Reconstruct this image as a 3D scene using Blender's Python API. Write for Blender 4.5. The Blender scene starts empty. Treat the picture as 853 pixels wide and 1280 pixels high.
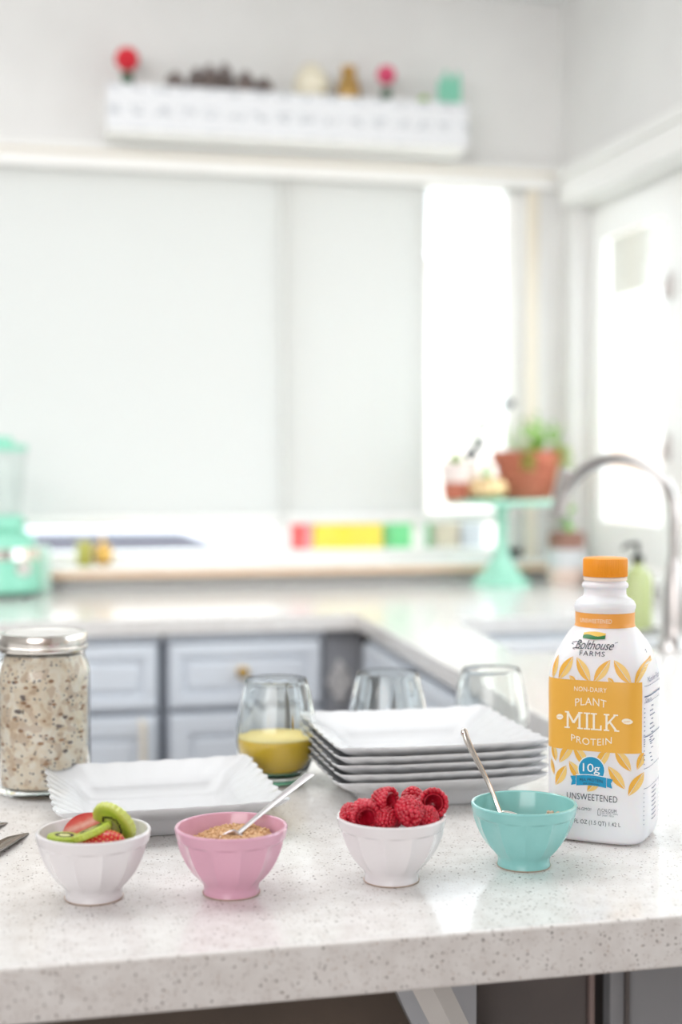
import bpy, bmesh, math, random
from mathutils import Vector, Matrix, noise
random.seed(7)
PI = math.pi
S = bpy.context.scene
C = S.collection

# ---------------------------------------------------------------- camera, world, lights, exposure
F = 1778.0                                   # focal length in pixels of the 853x1280 frame (50 mm on a 36 mm tall frame)
YAW, PITCH = math.radians(13.2), math.radians(1.93)
CAM = Vector((0, 0, 1.242))
cd = bpy.data.cameras.new('camera'); cam = bpy.data.objects.new('camera', cd); C.objects.link(cam)
cam.location = CAM; cam.rotation_euler = (PI/2 - PITCH, 0, -YAW)
cd.sensor_fit = 'VERTICAL'; cd.sensor_height = 36; cd.lens = 50; cd.clip_start = .05
cd.dof.use_dof = True; cd.dof.focus_distance = 1.24; cd.dof.aperture_fstop = 2.9
S.camera = cam
W = bpy.data.worlds.new('sky'); S.world = W; W.use_nodes = True
bg = W.node_tree.nodes['Background']; bg.inputs[0].default_value = (.86, .94, 1, 1); bg.inputs[1].default_value = 3.8

def area(name, loc, target, sx, sy, power, col):
    l = bpy.data.lights.new(name, 'AREA'); l.shape = 'RECTANGLE'; l.size = sx; l.size_y = sy; l.energy = power; l.color = col
    o = bpy.data.objects.new(name, l); C.objects.link(o); o.location = loc
    o.rotation_euler = (Vector(target) - Vector(loc)).to_track_quat('-Z', 'Y').to_euler(); return o
area('front_fill_light', (-1.5, -2.6, 1.75), (0.3, 2.2, 1.1), 3.2, 1.6, 64, (1, .99, .99))  # added soft fill from behind the camera, no window stands there
area('back_fill_light', (-.9, 1.9, 2.5), (.6, 4.0, .95), 2.4, .7, 24, (.97, .985, 1))  # added fill aimed at the back wall and cabinets, no fittings there
area('overhead_fill_light', (0.0, 1.9, 2.56), (0.0, 1.9, 0), 3.0, 1.4, 16, (1, 1, 1))  # added fill pointing straight down, no lamp hangs there
S.view_settings.view_transform = 'Standard'; S.view_settings.look = 'None'
S.view_settings.exposure = 0.30; S.view_settings.gamma = 1; S.view_settings.use_curve_mapping = False
S.cycles.use_denoising = True; S.cycles.max_bounces = 14; S.cycles.transparent_max_bounces = 16
S.cycles.transmission_bounces = 12; S.cycles.sample_clamp_indirect = 6

_M = cam.rotation_euler.to_matrix()
def ray(px, py): return (_M @ Vector(((px-426.5)/F, -(py-640)/F, -1)))
def onZ(px, py, z):
    d = ray(px, py); return CAM + d*((z-CAM.z)/d.z)
def onY(px, py, y):
    d = ray(px, py); return CAM + d*((y-CAM.y)/d.y)
def onX(px, py, x):
    d = ray(px, py); return CAM + d*((x-CAM.x)/d.x)
def yz(p): return 0

Z0 = 0.900      # worktop height

# ---------------------------------------------------------------- helpers
def link(o, parent=None):
    C.objects.link(o)
    if parent: o.parent = parent
    return o
def meshobj(name, bm, m, parent=None, smooth=True, angle=35):
    me = bpy.data.meshes.new(name); bm.normal_update(); bm.to_mesh(me); bm.free()
    for x in (m if isinstance(m, (list, tuple)) else [m]): me.materials.append(x)
    if smooth:
        me.shade_smooth()
        try: me.set_sharp_from_angle(angle=math.radians(angle))
        except Exception: pass
    o = bpy.data.objects.new(name, me); link(o, parent); return o
def tag(o, label=None, cat=None, group=None, kind=None):
    if label: o['label'] = label
    if cat: o['category'] = cat
    if group: o['group'] = group
    if kind: o['kind'] = kind
    return o
def thing(name, label, cat, loc=(0,0,0), rz=0, group=None):
    o = bpy.data.objects.new(name, None); o.empty_display_size = .02; C.objects.link(o)
    o.location = loc; o.rotation_euler = (0, 0, rz); return tag(o, label, cat, group)
def dup(root, loc=None, rot=None, label=None, group=None):
    r = root.copy(); C.objects.link(r)
    if loc is not None: r.location = loc
    if rot is not None: r.rotation_euler = rot
    if label: r['label'] = label
    if group: r['group'] = group
    for ch in list(root.children):
        c = ch.copy(); C.objects.link(c); c.parent = r
        for g in ch.children:
            d = g.copy(); C.objects.link(d); d.parent = c
    return r
def box(bm, x0, y0, z0, x1, y1, z1, bev=0, seg=2):
    r = bmesh.ops.create_cube(bm, size=1)
    bmesh.ops.scale(bm, vec=(x1-x0, y1-y0, z1-z0), verts=r['verts'])
    bmesh.ops.translate(bm, vec=((x0+x1)/2, (y0+y1)/2, (z0+z1)/2), verts=r['verts'])
    if bev:
        es = list({e for v in r['verts'] for e in v.link_edges})
        bmesh.ops.bevel(bm, geom=es, offset=bev, segments=seg, profile=.5, affect='EDGES', clamp_overlap=True)
    return bm
def lathe(prof, n=48, bm=None, close=False, fr=None, cx=0, cy=0, z=0):
    """prof: (r, z) list; fr(theta, r, z) optional radius function"""
    bm = bm or bmesh.new(); rings = []
    for (r, zz) in prof:
        if r < 1e-6: rings.append([bm.verts.new((cx, cy, z+zz))]); continue
        rings.append([bm.verts.new((cx+math.cos(2*PI*i/n)*(fr(2*PI*i/n, r, zz) if fr else r),
                                    cy+math.sin(2*PI*i/n)*(fr(2*PI*i/n, r, zz) if fr else r), z+zz)) for i in range(n)])
    prs = list(zip(rings, rings[1:]))
    if close: prs.append((rings[-1], rings[0]))
    for a, b in prs:
        for i in range(n):
            j = (i+1) % n
            if len(a) == 1 and len(b) == 1: continue
            if len(a) == 1: bm.faces.new((a[0], b[j], b[i]))
            elif len(b) == 1: bm.faces.new((a[i], a[j], b[0]))
            else: bm.faces.new((a[i], a[j], b[j], b[i]))
    bmesh.ops.recalc_face_normals(bm, faces=bm.faces)
    return bm
def tube(bm, pts, rad, n=12, caps=True, flat=1.0, up=None):
    """tube through pts; rad number or list; flat squashes across 'up'"""
    pts = [Vector(p) for p in pts]; m = len(pts)
    rad = rad if isinstance(rad, (list, tuple)) else [rad]*m
    rings = []; ref = Vector(up) if up else None
    prev = None
    for i, p in enumerate(pts):
        t = (pts[min(i+1, m-1)]-pts[max(i-1, 0)]).normalized()
        if prev is None:
            a = (ref or (Vector((0,0,1)) if abs(t.z) < .9 else Vector((1,0,0))))
            u = (a - t*a.dot(t)).normalized()
        else: u = (prev - t*prev.dot(t)).normalized()
        prev = u; v = t.cross(u)
        r = rad[i]; ra, rb = (r if isinstance(r, tuple) else (r, r*flat))
        rings.append([bm.verts.new(p + v*math.cos(2*PI*k/n)*ra + u*math.sin(2*PI*k/n)*rb) for k in range(n)])
    for a, b in zip(rings, rings[1:]):
        for k in range(n): bm.faces.new((a[k], a[(k+1)%n], b[(k+1)%n], b[k]))
    if caps:
        bm.faces.new(list(reversed(rings[0]))); bm.faces.new(rings[-1])
    return bm
def smooth_path(ctrl, per=8):
    P = [Vector(p) for p in ctrl]; P = [P[0]*2-P[1]] + P + [P[-1]*2-P[-2]]; out = []
    for i in range(1, len(P)-2):
        for k in range(per):
            t = k/per; a, b, c, d = P[i-1:i+3]
            out.append(.5*((2*b)+(-a+c)*t+(2*a-5*b+4*c-d)*t*t+(-a+3*b-3*c+d)*t**3))
    out.append(P[-2]); return out
def ball(bm, c, r, sub=2, sc=(1,1,1), rot=None):
    q = bmesh.ops.create_icosphere(bm, subdivisions=sub, radius=r)
    bmesh.ops.scale(bm, vec=sc, verts=q['verts'])
    if rot: bmesh.ops.rotate(bm, matrix=rot, verts=q['verts'])
    bmesh.ops.translate(bm, vec=c, verts=q['verts']); return q['verts']
def xf(bm, M): bmesh.ops.transform(bm, matrix=M, verts=bm.verts); return bm

# ---------------------------------------------------------------- materials
def srgb(r, g, b):
    f = lambda c: (c/255/12.92 if c/255 <= .04045 else ((c/255+.055)/1.055)**2.4)
    return (f(r), f(g), f(b), 1)
def mat(name, col, rough=.5, metal=0, **kw):
    m = bpy.data.materials.new(name); m.use_nodes = True; p = m.node_tree.nodes['Principled BSDF']
    p.inputs['Base Color'].default_value = col if len(col) == 4 else (*col, 1)
    p.inputs['Roughness'].default_value = rough; p.inputs['Metallic'].default_value = metal
    for k, v in kw.items(): p.inputs[k].default_value = v
    return m
class N:
    def __init__(s, m): s.t = m.node_tree; s.p = s.t.nodes['Principled BSDF']
    def n(s, typ, **kw):
        x = s.t.nodes.new(typ)
        for k, v in kw.items():
            if k in x.inputs.keys(): x.inputs[k].default_value = v
            else: setattr(x, k, v)
        return x
    def l(s, a, b): s.t.links.new(a, b)
    def obj(s): return s.n('ShaderNodeTexCoord').outputs['Object']
    def ramp(s, src, stops, interp='LINEAR'):
        r = s.n('ShaderNodeValToRGB'); r.color_ramp.interpolation = interp
        e = r.color_ramp.elements
        while len(e) < len(stops): e.new(.5)
        for q, (pos, c) in zip(e, stops): q.position = pos; q.color = c if len(c) == 4 else (*c, 1)
        s.l(src, r.inputs[0]); return r.outputs[0]
    def mix(s, fac, a, b):
        x = s.n('ShaderNodeMix', data_type='RGBA')
        if hasattr(fac, 'is_linked'): s.l(fac, x.inputs[0])
        else: x.inputs[0].default_value = fac
        for v, i in ((a, 6), (b, 7)):
            if hasattr(v, 'is_linked'): s.l(v, x.inputs[i])
            else: x.inputs[i].default_value = v
        return x.outputs[2]
    def bump(s, src, strength=.2, dist=.001):
        b = s.n('ShaderNodeBump', Strength=strength, Distance=dist); s.l(src, b.inputs['Height']); s.l(b.outputs[0], s.p.inputs['Normal'])
    def math(s, op, a, b=None):
        x = s.n('ShaderNodeMath', operation=op)
        for v, i in ((a, 0), (b, 1)):
            if v is None: continue
            if hasattr(v, 'is_linked'): s.l(v, x.inputs[i])
            else: x.inputs[i].default_value = v
        return x.outputs[0]
def noisy(name, c1, c2, scale=8, rough=.5, bump=0, **kw):
    m = mat(name, c1, rough, **kw); g = N(m)
    t = g.n('ShaderNodeTexNoise', Scale=scale, Detail=4.0); g.l(g.obj(), t.inputs['Vector'])
    g.l(g.ramp(t.outputs['Fac'], [(.35, c1), (.65, c2)]), g.p.inputs['Base Color'])
    if bump: g.bump(t.outputs['Fac'], bump, .002)
    return m
def quartz():
    m = mat('speckled_quartz', srgb(236, 234, 232), .16); g = N(m); o = g.obj()
    base = g.n('ShaderNodeTexNoise', Scale=60.0, Detail=5.0); g.l(o, base.inputs['Vector'])
    col = g.ramp(base.outputs['Fac'], [(.3, srgb(226, 222, 219)), (.7, srgb(240, 238, 236))])
    for sc, thr, keep, dark in ((260, .24, .74, srgb(112, 100, 94)), (520, .27, .72, srgb(158, 146, 138)), (150, .14, .78, srgb(78, 68, 64)), (330, .2, .88, srgb(168, 140, 118))):
        wob = g.n('ShaderNodeTexNoise', Scale=float(sc)*1.6, Detail=2.0); g.l(o, wob.inputs['Vector'])
        wm = g.n('ShaderNodeVectorMath', operation='MULTIPLY_ADD'); g.l(wob.outputs['Color'], wm.inputs[0]); wm.inputs[1].default_value = (.5/sc,)*3; g.l(o, wm.inputs[2])
        v = g.n('ShaderNodeTexVoronoi', Scale=float(sc)); g.l(wm.outputs[0], v.inputs['Vector'])
        a = g.math('LESS_THAN', v.outputs['Distance'], thr)
        sp = g.n('ShaderNodeSeparateColor'); g.l(v.outputs['Color'], sp.inputs[0])
        b = g.math('GREATER_THAN', sp.outputs[0], keep)
        cov = g.math('MULTIPLY', a, b)
        col = g.mix(g.math('MULTIPLY', cov, .85), col, dark)
    g.l(col, g.p.inputs['Base Color']); return m
def archglass(name, tint=(1,1,1,1)):
    m = bpy.data.materials.new(name); m.use_nodes = True; t = m.node_tree; t.nodes.remove(t.nodes['Principled BSDF'])
    tr = t.nodes.new('ShaderNodeBsdfTransparent'); tr.inputs[0].default_value = tint
    gl = t.nodes.new('ShaderNodeBsdfGlossy'); gl.inputs['Roughness'].default_value = .02
    lw = t.nodes.new('ShaderNodeLayerWeight'); pw = t.nodes.new('ShaderNodeMath'); pw.operation = 'POWER'; pw.inputs[1].default_value = 5
    fr = t.nodes.new('ShaderNodeMath'); fr.operation = 'MULTIPLY_ADD'; fr.inputs[1].default_value = .9; fr.inputs[2].default_value = .03
    t.links.new(lw.outputs['Facing'], pw.inputs[0]); t.links.new(pw.outputs[0], fr.inputs[0])
    mx = t.nodes.new('ShaderNodeMixShader'); t.links.new(fr.outputs[0], mx.inputs[0]); t.links.new(tr.outputs[0], mx.inputs[1]); t.links.new(gl.outputs[0], mx.inputs[2])
    t.links.new(mx.outputs[0], t.nodes['Material Output'].inputs[0]); return m
def translucent(name, col, amt=.6):
    m = bpy.data.materials.new(name); m.use_nodes = True; t = m.node_tree; t.nodes.remove(t.nodes['Principled BSDF'])
    a = t.nodes.new('ShaderNodeBsdfTranslucent'); b = t.nodes.new('ShaderNodeBsdfDiffuse')
    a.inputs[0].default_value = col; b.inputs[0].default_value = col
    mx = t.nodes.new('ShaderNodeMixShader'); mx.inputs[0].default_value = amt
    t.links.new(b.outputs[0], mx.inputs[1]); t.links.new(a.outputs[0], mx.inputs[2]); t.links.new(mx.outputs[0], t.nodes['Material Output'].inputs[0]); return m

QUARTZ = quartz()
WALL = noisy('white_wall_paint', srgb(236, 235, 233), srgb(232, 231, 229), 6, .7, .03)
WARMWALL = noisy('warm_beige_wall_paint', srgb(230, 206, 196), srgb(226, 202, 192), 6, .7, .03)
CEIL = mat('white_ceiling_paint', srgb(240, 241, 241), .8)
TRIM = mat('gloss_white_trim', srgb(247, 246, 243), .35)
CREAM = mat('cream_wood_edge', srgb(232, 222, 205), .45)
WOODEDGE = noisy('pale_wood_edge', srgb(236, 200, 164), srgb(226, 186, 148), 30, .5)
GREY = noisy('grey_cabinet_paint', srgb(226, 232, 240), srgb(222, 228, 236), 5, .42)
CARC = noisy('mid_grey_carcass_paint', srgb(158, 164, 174), srgb(152, 158, 168), 6, .5)
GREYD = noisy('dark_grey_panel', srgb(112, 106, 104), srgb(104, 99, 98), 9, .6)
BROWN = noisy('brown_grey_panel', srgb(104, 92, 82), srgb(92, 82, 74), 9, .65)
BLACKGAP = mat('black_parts_and_recess_shade', srgb(30, 28, 28), .8)  # black small parts, also painted shade in the gaps under the island
BRASS = mat('polished_brass', srgb(224, 182, 104), .22, 1)
STEEL = mat('brushed_steel', srgb(196, 192, 190), .24, 1)
SINKM = mat('satin_sink_steel', srgb(190, 192, 194), .35, 1)
SILVER = mat('polished_silver', srgb(222, 216, 210), .14, 1)
PORC = mat('white_porcelain', srgb(215, 216, 218), .12, **{'Coat Weight': .4})
WBOWL = mat('white_glazed_stoneware', srgb(234, 231, 233), .16, **{'Coat Weight': .3})
PINK = mat('pink_glazed_stoneware', srgb(224, 172, 193), .18, **{'Coat Weight': .3})
TEAL = noisy('teal_glazed_stoneware', srgb(146, 208, 205), srgb(139, 202, 199), 40, .2, **{'Coat Weight': .3})
RAWCLAY = mat('unglazed_clay', srgb(206, 180, 160), .8)
MINT = mat('mint_enamel', srgb(150, 222, 196), .2)
MINTG = mat('mint_milk_glass', srgb(170, 226, 204), .18)
TERRA = noisy('terracotta', srgb(198, 120, 96), srgb(184, 104, 82), 14, .8)
LEAF = noisy('soft_green_leaf', srgb(150, 196, 96), srgb(120, 170, 76), 20, .5)
LEAFD = noisy('deep_green_stem', srgb(52, 98, 62), srgb(40, 82, 50), 20, .6)
DARKLEAF = mat('near_black_leaf', srgb(52, 56, 78), .45)
GLASS = mat('clear_glass', (1, 1, 1, 1), .0, **{'Transmission Weight': 1.0, 'IOR': 1.47})
GREENGLASS = mat('green_tinted_glass', (.972, .997, .986), .0, **{'Transmission Weight': 1.0, 'IOR': 1.40})
GREENBASE = mat('thick_green_glass_base', srgb(150, 225, 195), .05, **{'Transmission Weight': .9, 'IOR': 1.45})
PANE = archglass('window_glass', (.97, .985, .98, 1))
BLIND = translucent('white_blind_fabric', srgb(213, 213, 210), .17)

# ---------------------------------------------------------------- room shell
YB, XR, ZC = 4.0, 1.61, 2.60
def struct(name, bm, m, smooth=False, label=None, parent=None):
    o = meshobj(name, bm, m, parent, smooth)
    if not parent: o['kind'] = 'structure'
    if label: o['label'] = label
    return o
b = bmesh.new(); box(b, -3.6, -3.0, -.05, XR+.14, YB+.14, 0)
FLOORM = noisy('warm_grey_floor', srgb(120, 106, 96), srgb(104, 92, 84), 4, .5)
struct('floor', b, FLOORM)
b = bmesh.new(); box(b, -3.6, -3.0, ZC, XR+.14, YB+.14, ZC+.08); struct('ceiling', b, CEIL)
SILLZ, HEADZ = .962, 2.105
WX0, WX1 = -2.2, 1.50
b = bmesh.new()
box(b, -3.6, YB, 0, WX0, YB+.14, ZC); box(b, WX0, YB, 0, WX1, YB+.14, SILLZ-.03)
box(b, WX0, YB, HEADZ, WX1, YB+.14, ZC); box(b, WX1, YB, 0, XR, YB+.14, ZC)
struct('wall_back', b, WALL)
WY1, WY0 = 3.90, .55
b = bmesh.new()
box(b, XR, WY1, 0, XR+.08, YB+.14, ZC); box(b, XR, -3.0, 0, XR+.08, WY0, ZC)
box(b, XR, WY0, 0, XR+.08, WY1, SILLZ-.03); box(b, XR, WY0, 2.0, XR+.08, WY1, ZC)
struct('wall_right', b, WALL)
b = bmesh.new(); box(b, -3.74, -3.0, 0, -3.6, YB+.14, ZC); struct('wall_left', b, WALL)
b = bmesh.new(); box(b, -3.74, -3.14, 0, XR+.14, -3.0, ZC); struct('wall_front', b, WARMWALL)
# header trims
b = bmesh.new(); box(b, WX0-.08, YB-.022, 2.052, XR-.003, YB-.001, 2.10, .004); box(b, WX0-.08, YB-.03, 2.10, XR-.003, YB-.001, 2.118, .004)
o = struct('trim_1', b, TRIM, label='white header trim over the back window')
b = bmesh.new(); box(b, WX0-.08, YB-.026, 2.090, XR-.003, YB-.0225, 2.099, .001); struct('trim_5', b, CREAM, label='thin cream bead along the header over the back window')
b = bmesh.new(); box(b, XR-.02, -1.1, 2.0, XR-.001, YB-.032, 2.075, .004); struct('trim_2', b, TRIM, label='white header trim along the window wall')
b = bmesh.new(); box(b, XR-.032, -1.1, 2.076, XR-.001, YB-.032, 2.105, .006); struct('trim_3', b, TRIM, label='thin moulding on top of the side header')
# back window
w1 = bpy.data.objects.new('window_1', None); C.objects.link(w1); w1['kind'] = 'structure'; w1.location = (0, YB, SILLZ)
def pt(name, bm, m, parent, label=None, smooth=False, kind=None):
    o = meshobj(name, bm, m, None, smooth)
    o.parent = parent; o.matrix_parent_inverse = Matrix.Translation(-Vector(parent.location)) if not parent.parent else Matrix.Identity(4)
    if label: o['label'] = label
    if kind: o['kind'] = kind
    return o
MX = onY(352, 660, YB+.05).x
PX0 = onY(531, 400, YB+.05).x; 
b = bmesh.new()
box(b, WX0, YB+.03, SILLZ, WX0+.05, YB+.08, HEADZ); box(b, WX1-.05, YB+.03, SILLZ, WX1, YB+.08, HEADZ)
box(b, WX0, YB+.03, HEADZ-.05, WX1, YB+.08, HEADZ); box(b, WX0, YB+.03, SILLZ, WX1, YB+.08, SILLZ+.03)
pt('window_frame', b, TRIM, w1)
TR0, TR1 = onY(400, 655, YB+.03).z, onY(400, 641, YB+.03).z
b = bmesh.new(); box(b, WX0+.05, YB+.026, TR0, WX1-.05, YB+.084, TR1); pt('transom', b, TRIM, w1, 'white horizontal rail across the window')
b = bmesh.new(); box(b, MX-.022, YB+.028, SILLZ+.03, MX+.022, YB+.082, HEADZ-.05); pt('mullion', b, TRIM, w1)
b = bmesh.new(); box(b, PX0-.03, YB+.028, SILLZ+.03, PX0+.0, YB+.082, HEADZ-.05); pt('mullion', b, TRIM, w1)
for a0, a1 in ((WX0+.05, MX-.022), (MX+.022, PX0-.03), (PX0, WX1-.05)):
    b = bmesh.new(); box(b, a0, YB+.052, SILLZ+.03, a1, YB+.056, HEADZ-.05); pt('pane', b, PANE, w1)
b = bmesh.new(); box(b, 1.50, YB-.018, SILLZ, 1.535, YB-.001, 2.05, .003); pt('window_casing', b, CREAM, w1, 'narrow cream casing at the right')
b = bmesh.new(); box(b, WX0, YB-.10, SILLZ-.028, XR-.002, YB+.03, SILLZ, .004); pt('window_sill', b, TRIM, w1)
b = bmesh.new(); box(b, WX0, YB-.106, SILLZ-.028, XR-.002, YB-.1005, SILLZ-.012, .001); pt('sill_edge', b, WOODEDGE, w1, 'pale wooden front edge of the sill')
b = bmesh.new(); box(b, WX0, YB-.02, Z0, XR-.002, YB-.001, SILLZ-.03, .002); struct('backsplash', b, TRIM)
# roller blinds
def blind(x0, x1, z1, label):
    t = thing('roller_blind', label, 'blind', ((x0+x1)/2, YB+.012, z1), 0, 'white roller blinds on the back window')
    b = bmesh.new(); n = 12
    vs = []
    for k in range(n+1):
        x = x0+(x1-x0)*k/n; vs.append((b.verts.new((x, YB+.012+.0008*math.sin(k*2.1), z1)), b.verts.new((x, YB+.012, HEADZ-.03))))
    for a, c in zip(vs, vs[1:]): b.faces.new((a[0], c[0], c[1], a[1]))
    pt('fabric', b, BLIND, t)
    b = bmesh.new(); box(b, x0, YB+.004, z1-.022, x1, YB+.02, z1, .004); pt('bottom_rail', b, TRIM, t)
    b = bmesh.new(); tube(b, [(x0, YB+.018, HEADZ-.02), (x1, YB+.018, HEADZ-.02)], .016, 14); pt('roller', b, TRIM, t, smooth=True)
    return t
BZ = TR0 + .03
blind(WX0+.01, MX-.004, BZ, 'wide white roller blind on the left section of the back window')
blind(MX+.004, PX0-.006, BZ, 'narrow white roller blind on the middle section of the back window')
# side window
w2 = bpy.data.objects.new('window_2', None); C.objects.link(w2); w2['kind'] = 'structure'; w2.location = (XR, (WY0+WY1)/2, SILLZ)
XP = XR+.06
b = bmesh.new(); box(b, XP, WY0, 1.97, XP+.019, WY1, 2.0); box(b, XP, WY0, SILLZ, XP+.019, WY1, SILLZ+.04); pt('window_frame', b, TRIM, w2)
b = bmesh.new(); box(b, XR-.03, WY0, SILLZ-.028, XP, WY1, SILLZ, .003); pt('window_sill', b, TRIM, w2)
b = bmesh.new(); box(b, XR+.001, WY0+.01, 1.99, XP-.005, WY1-.01, 1.999); pt('head_lining', b, TRIM, w2)
ys = WY1
k = 0
while ys > WY0+.3:
    y1 = ys; y0 = max(ys-.56, WY0)
    b = bmesh.new()
    box(b, XP-.008, y1-.09, SILLZ+.04, XP+.018, y1-.002, 1.97, .004); box(b, XP-.008, y0+.002, SILLZ+.04, XP+.018, y0+.085, 1.97, .004)
    box(b, XP-.008, y0+.08, 1.885, XP+.018, y1-.08, 1.97, .004); box(b, XP-.008, y0+.08, SILLZ+.04, XP+.018, y1-.08, SILLZ+.12, .004)
    s = pt('sash', b, TRIM, w2)
    b = bmesh.new(); box(b, XP+.004, y0+.085, SILLZ+.12, XP+.008, y1-.09, 1.885); g_ = meshobj('pane', b, PANE, s, False)
    for hz_ in (1.70, 1.285):
        b = bmesh.new(); box(b, XP-.022, y0+.028, hz_-.035, XP-.008, y0+.046, hz_+.035, .005); box(b, XP-.034, y0+.033, hz_-.03, XP-.022, y0+.043, hz_+.012, .003)
        meshobj('sash_lock', b, STEEL, s, False)
    ys = y0; k += 1

# ---------------------------------------------------------------- outdoors
b = bmesh.new(); box(b, -14, YB+.4, -.5, 30, 30, -.45); box(b, XR+.5, -12, -.5, 30, YB+.4, -.45)
struct('ground', b, noisy('pale_concrete', srgb(214, 210, 204), srgb(200, 196, 190), 1.5, .8))
STUC = noisy('pale_stucco', srgb(246, 238, 232), srgb(242, 232, 226), 3, .9)
GREYROOF = noisy('grey_roofing', srgb(206, 206, 208), srgb(196, 196, 198), 5, .9)
# neighbour's house behind the back window
nh = thing('neighbour_house', 'pale stucco house with grey roof seen faintly through the right back window', 'house', (1.4, 12, -.45))
b = bmesh.new(); box(b, -1.5, 11.0, -.45, 4.2, 14, 2.9); pt('wall', b, STUC, nh)
b = bmesh.new()
q = [(-1.8, 10.72, 3.0), (4.35, 10.72, 3.0), (4.35, 12.6, 4.9), (-1.8, 12.6, 4.9)]
for dz in (0, .14): q2 = [b.verts.new((x, y, z+dz)) for x, y, z in q]; b.faces.new(q2)
pt('roof', b, GREYROOF, nh)
b = bmesh.new(); box(b, -1.85, 10.6, 2.9, 4.36, 10.71, 3.16); pt('fascia', b, TRIM, nh)
b = bmesh.new(); box(b, 2.2, 10.93, 1.1, 3.1, 10.99, 2.2); pt('window', b, GREYROOF, nh)
# outside the side window: fence of boards and a grey-green wall behind
fn = thing('garden_fence', 'pale peach board fence outside the side window', 'fence', (4.4, 7, -.45))
PEACH = noisy('peach_fence_board', srgb(250, 226, 208), srgb(246, 214, 194), 6, .8)
m0 = None
for i in range(24):
    y = 1.5 + i*.36
    b = bmesh.new(); box(b, 4.4, y, -.44, 4.43, y+.345, 2.34+.01*(i % 3), .004); o = pt('board', b, PEACH if i % 3 else STUC, fn)
b = bmesh.new(); box(b, 4.385, 1.5, 2.38, 4.45, 10.1, 2.46); pt('rail', b, TRIM, fn)
b = bmesh.new(); box(b, 7.5, 8, -.44, 11, 22, 4.6)
gw = thing('garden_shed', 'grey green building beyond the peach fence', 'building', (9, 10, -.44))
pt('wall', b, noisy('grey_green_siding', srgb(152, 146, 136), srgb(144, 138, 128), 2, .9), gw)
b = bmesh.new(); box(b, 6.9, 7.6, 4.6, 11.4, 22.4, 4.85); pt('roof', b, TRIM, gw)
# parked car seen in the gap under the left blind
cr = thing('car', 'white car with dark windows parked outside, seen below the left blind', 'car', (.3, 8.2, -.45))
cz = -.45
def car_section(bm, y0, y1, prof):
    a = [bm.verts.new((x, y0, z)) for x, z in prof]; c_ = [bm.verts.new((x, y1, z)) for x, z in prof]
    n = len(prof)
    for i in range(n): bm.faces.new((a[i], a[(i+1)%n], c_[(i+1)%n], c_[i]))
    bm.faces.new(a); bm.faces.new(list(reversed(c_)))
ce = onY(356, 694, 8.2); ct = onY(200, 657, 8.2)
zt = ct.z; ze = ce.z; xe = ce.x
b = bmesh.new()
car_section(b, 8.0, 9.7, [(xe-3.9, cz+.25), (xe+.75, cz+.25), (xe+.8, ze-.45), (xe+.7, ze-.16), (xe+.03, ze-.06), (xe-3.2, ze-.06), (xe-3.85, ze-.2), (xe-3.95, ze-.5)])
pt('body', b, mat('white_car_paint', srgb(240, 240, 246), .2), cr)
b = bmesh.new()
car_section(b, 8.12, 9.58, [(xe-3.1, ze-.06), (xe-.02, ze-.06), (xe-.35, zt-.06), (xe-.7, zt), (xe-2.3, zt+.01), (xe-2.9, zt-.04)])
pt('roof', b, mat('white_car_roof', srgb(236, 236, 244), .2), cr)
b = bmesh.new()
car_section(b, 8.105, 8.118, [(xe-3.0, ze-.055), (xe-.10, ze-.055), (xe-.30, (zt+ze)/2-.06), (xe-.62, zt-.035), (xe-2.3, zt-.03), (xe-2.8, zt-.07)])
pt('side_window', b, mat('dark_car_glass', srgb(96, 94, 104), .2), cr)
for wx in (xe-3.1, xe-.1):
    b = bmesh.new(); tube(b, [(wx, 7.97, cz+.31), (wx, 8.2, cz+.31)], .31, 24); pt('wheel', b, mat('tyre_rubber', srgb(50, 50, 52), .8), cr)

# coloured planter boxes on a ledge outside, seen under the window's rail
b = bmesh.new(); box(b, -1.0, YB+.145, .93, 1.55, YB+.50, .97); struct('trim_4', b, TRIM, label='white outside ledge under the back window')
for px0, px1, c, cn in ((365, 383, (232, 92, 92), 'red'), (384, 391, (240, 170, 176), 'pink'), (394, 479, (246, 216, 72), 'yellow'), (486, 538, (112, 206, 136), 'green'),
                        (546, 575, (204, 190, 170), 'tan'), (580, 606, (196, 200, 206), 'light grey')):
    xa, xb = onY(px0, 670, YB+.2).x, onY(px1, 670, YB+.2).x
    t = thing('planter_box', cn + ' planter box on the ledge outside the back window', 'planter', ((xa+xb)/2, YB+.27, .97), 0, 'coloured planter boxes outside the back window')
    w = (xb-xa)/2; m = mat(cn.replace(' ', '_')+'_plastic', srgb(*c), .4)
    b = bmesh.new()
    for (x0, y0, x1, y1) in ((-w, -.06, w, -.052), (-w, .052, w, .06), (-w, -.052, -w+.006, .052), (w-.006, -.052, w, .052), (-w+.006, -.052, w-.006, .052)):
        box(b, x0, y0, 0, x1, y1, .115 if y1-y0 < .1 or x1-x0 < .01 else .09)
    meshobj('box', b, m, t, False)
    b = bmesh.new(); box(b, -w-.002, -.063, .105, w+.002, -.0605, .117); meshobj('rim', b, m, t, False)

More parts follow.
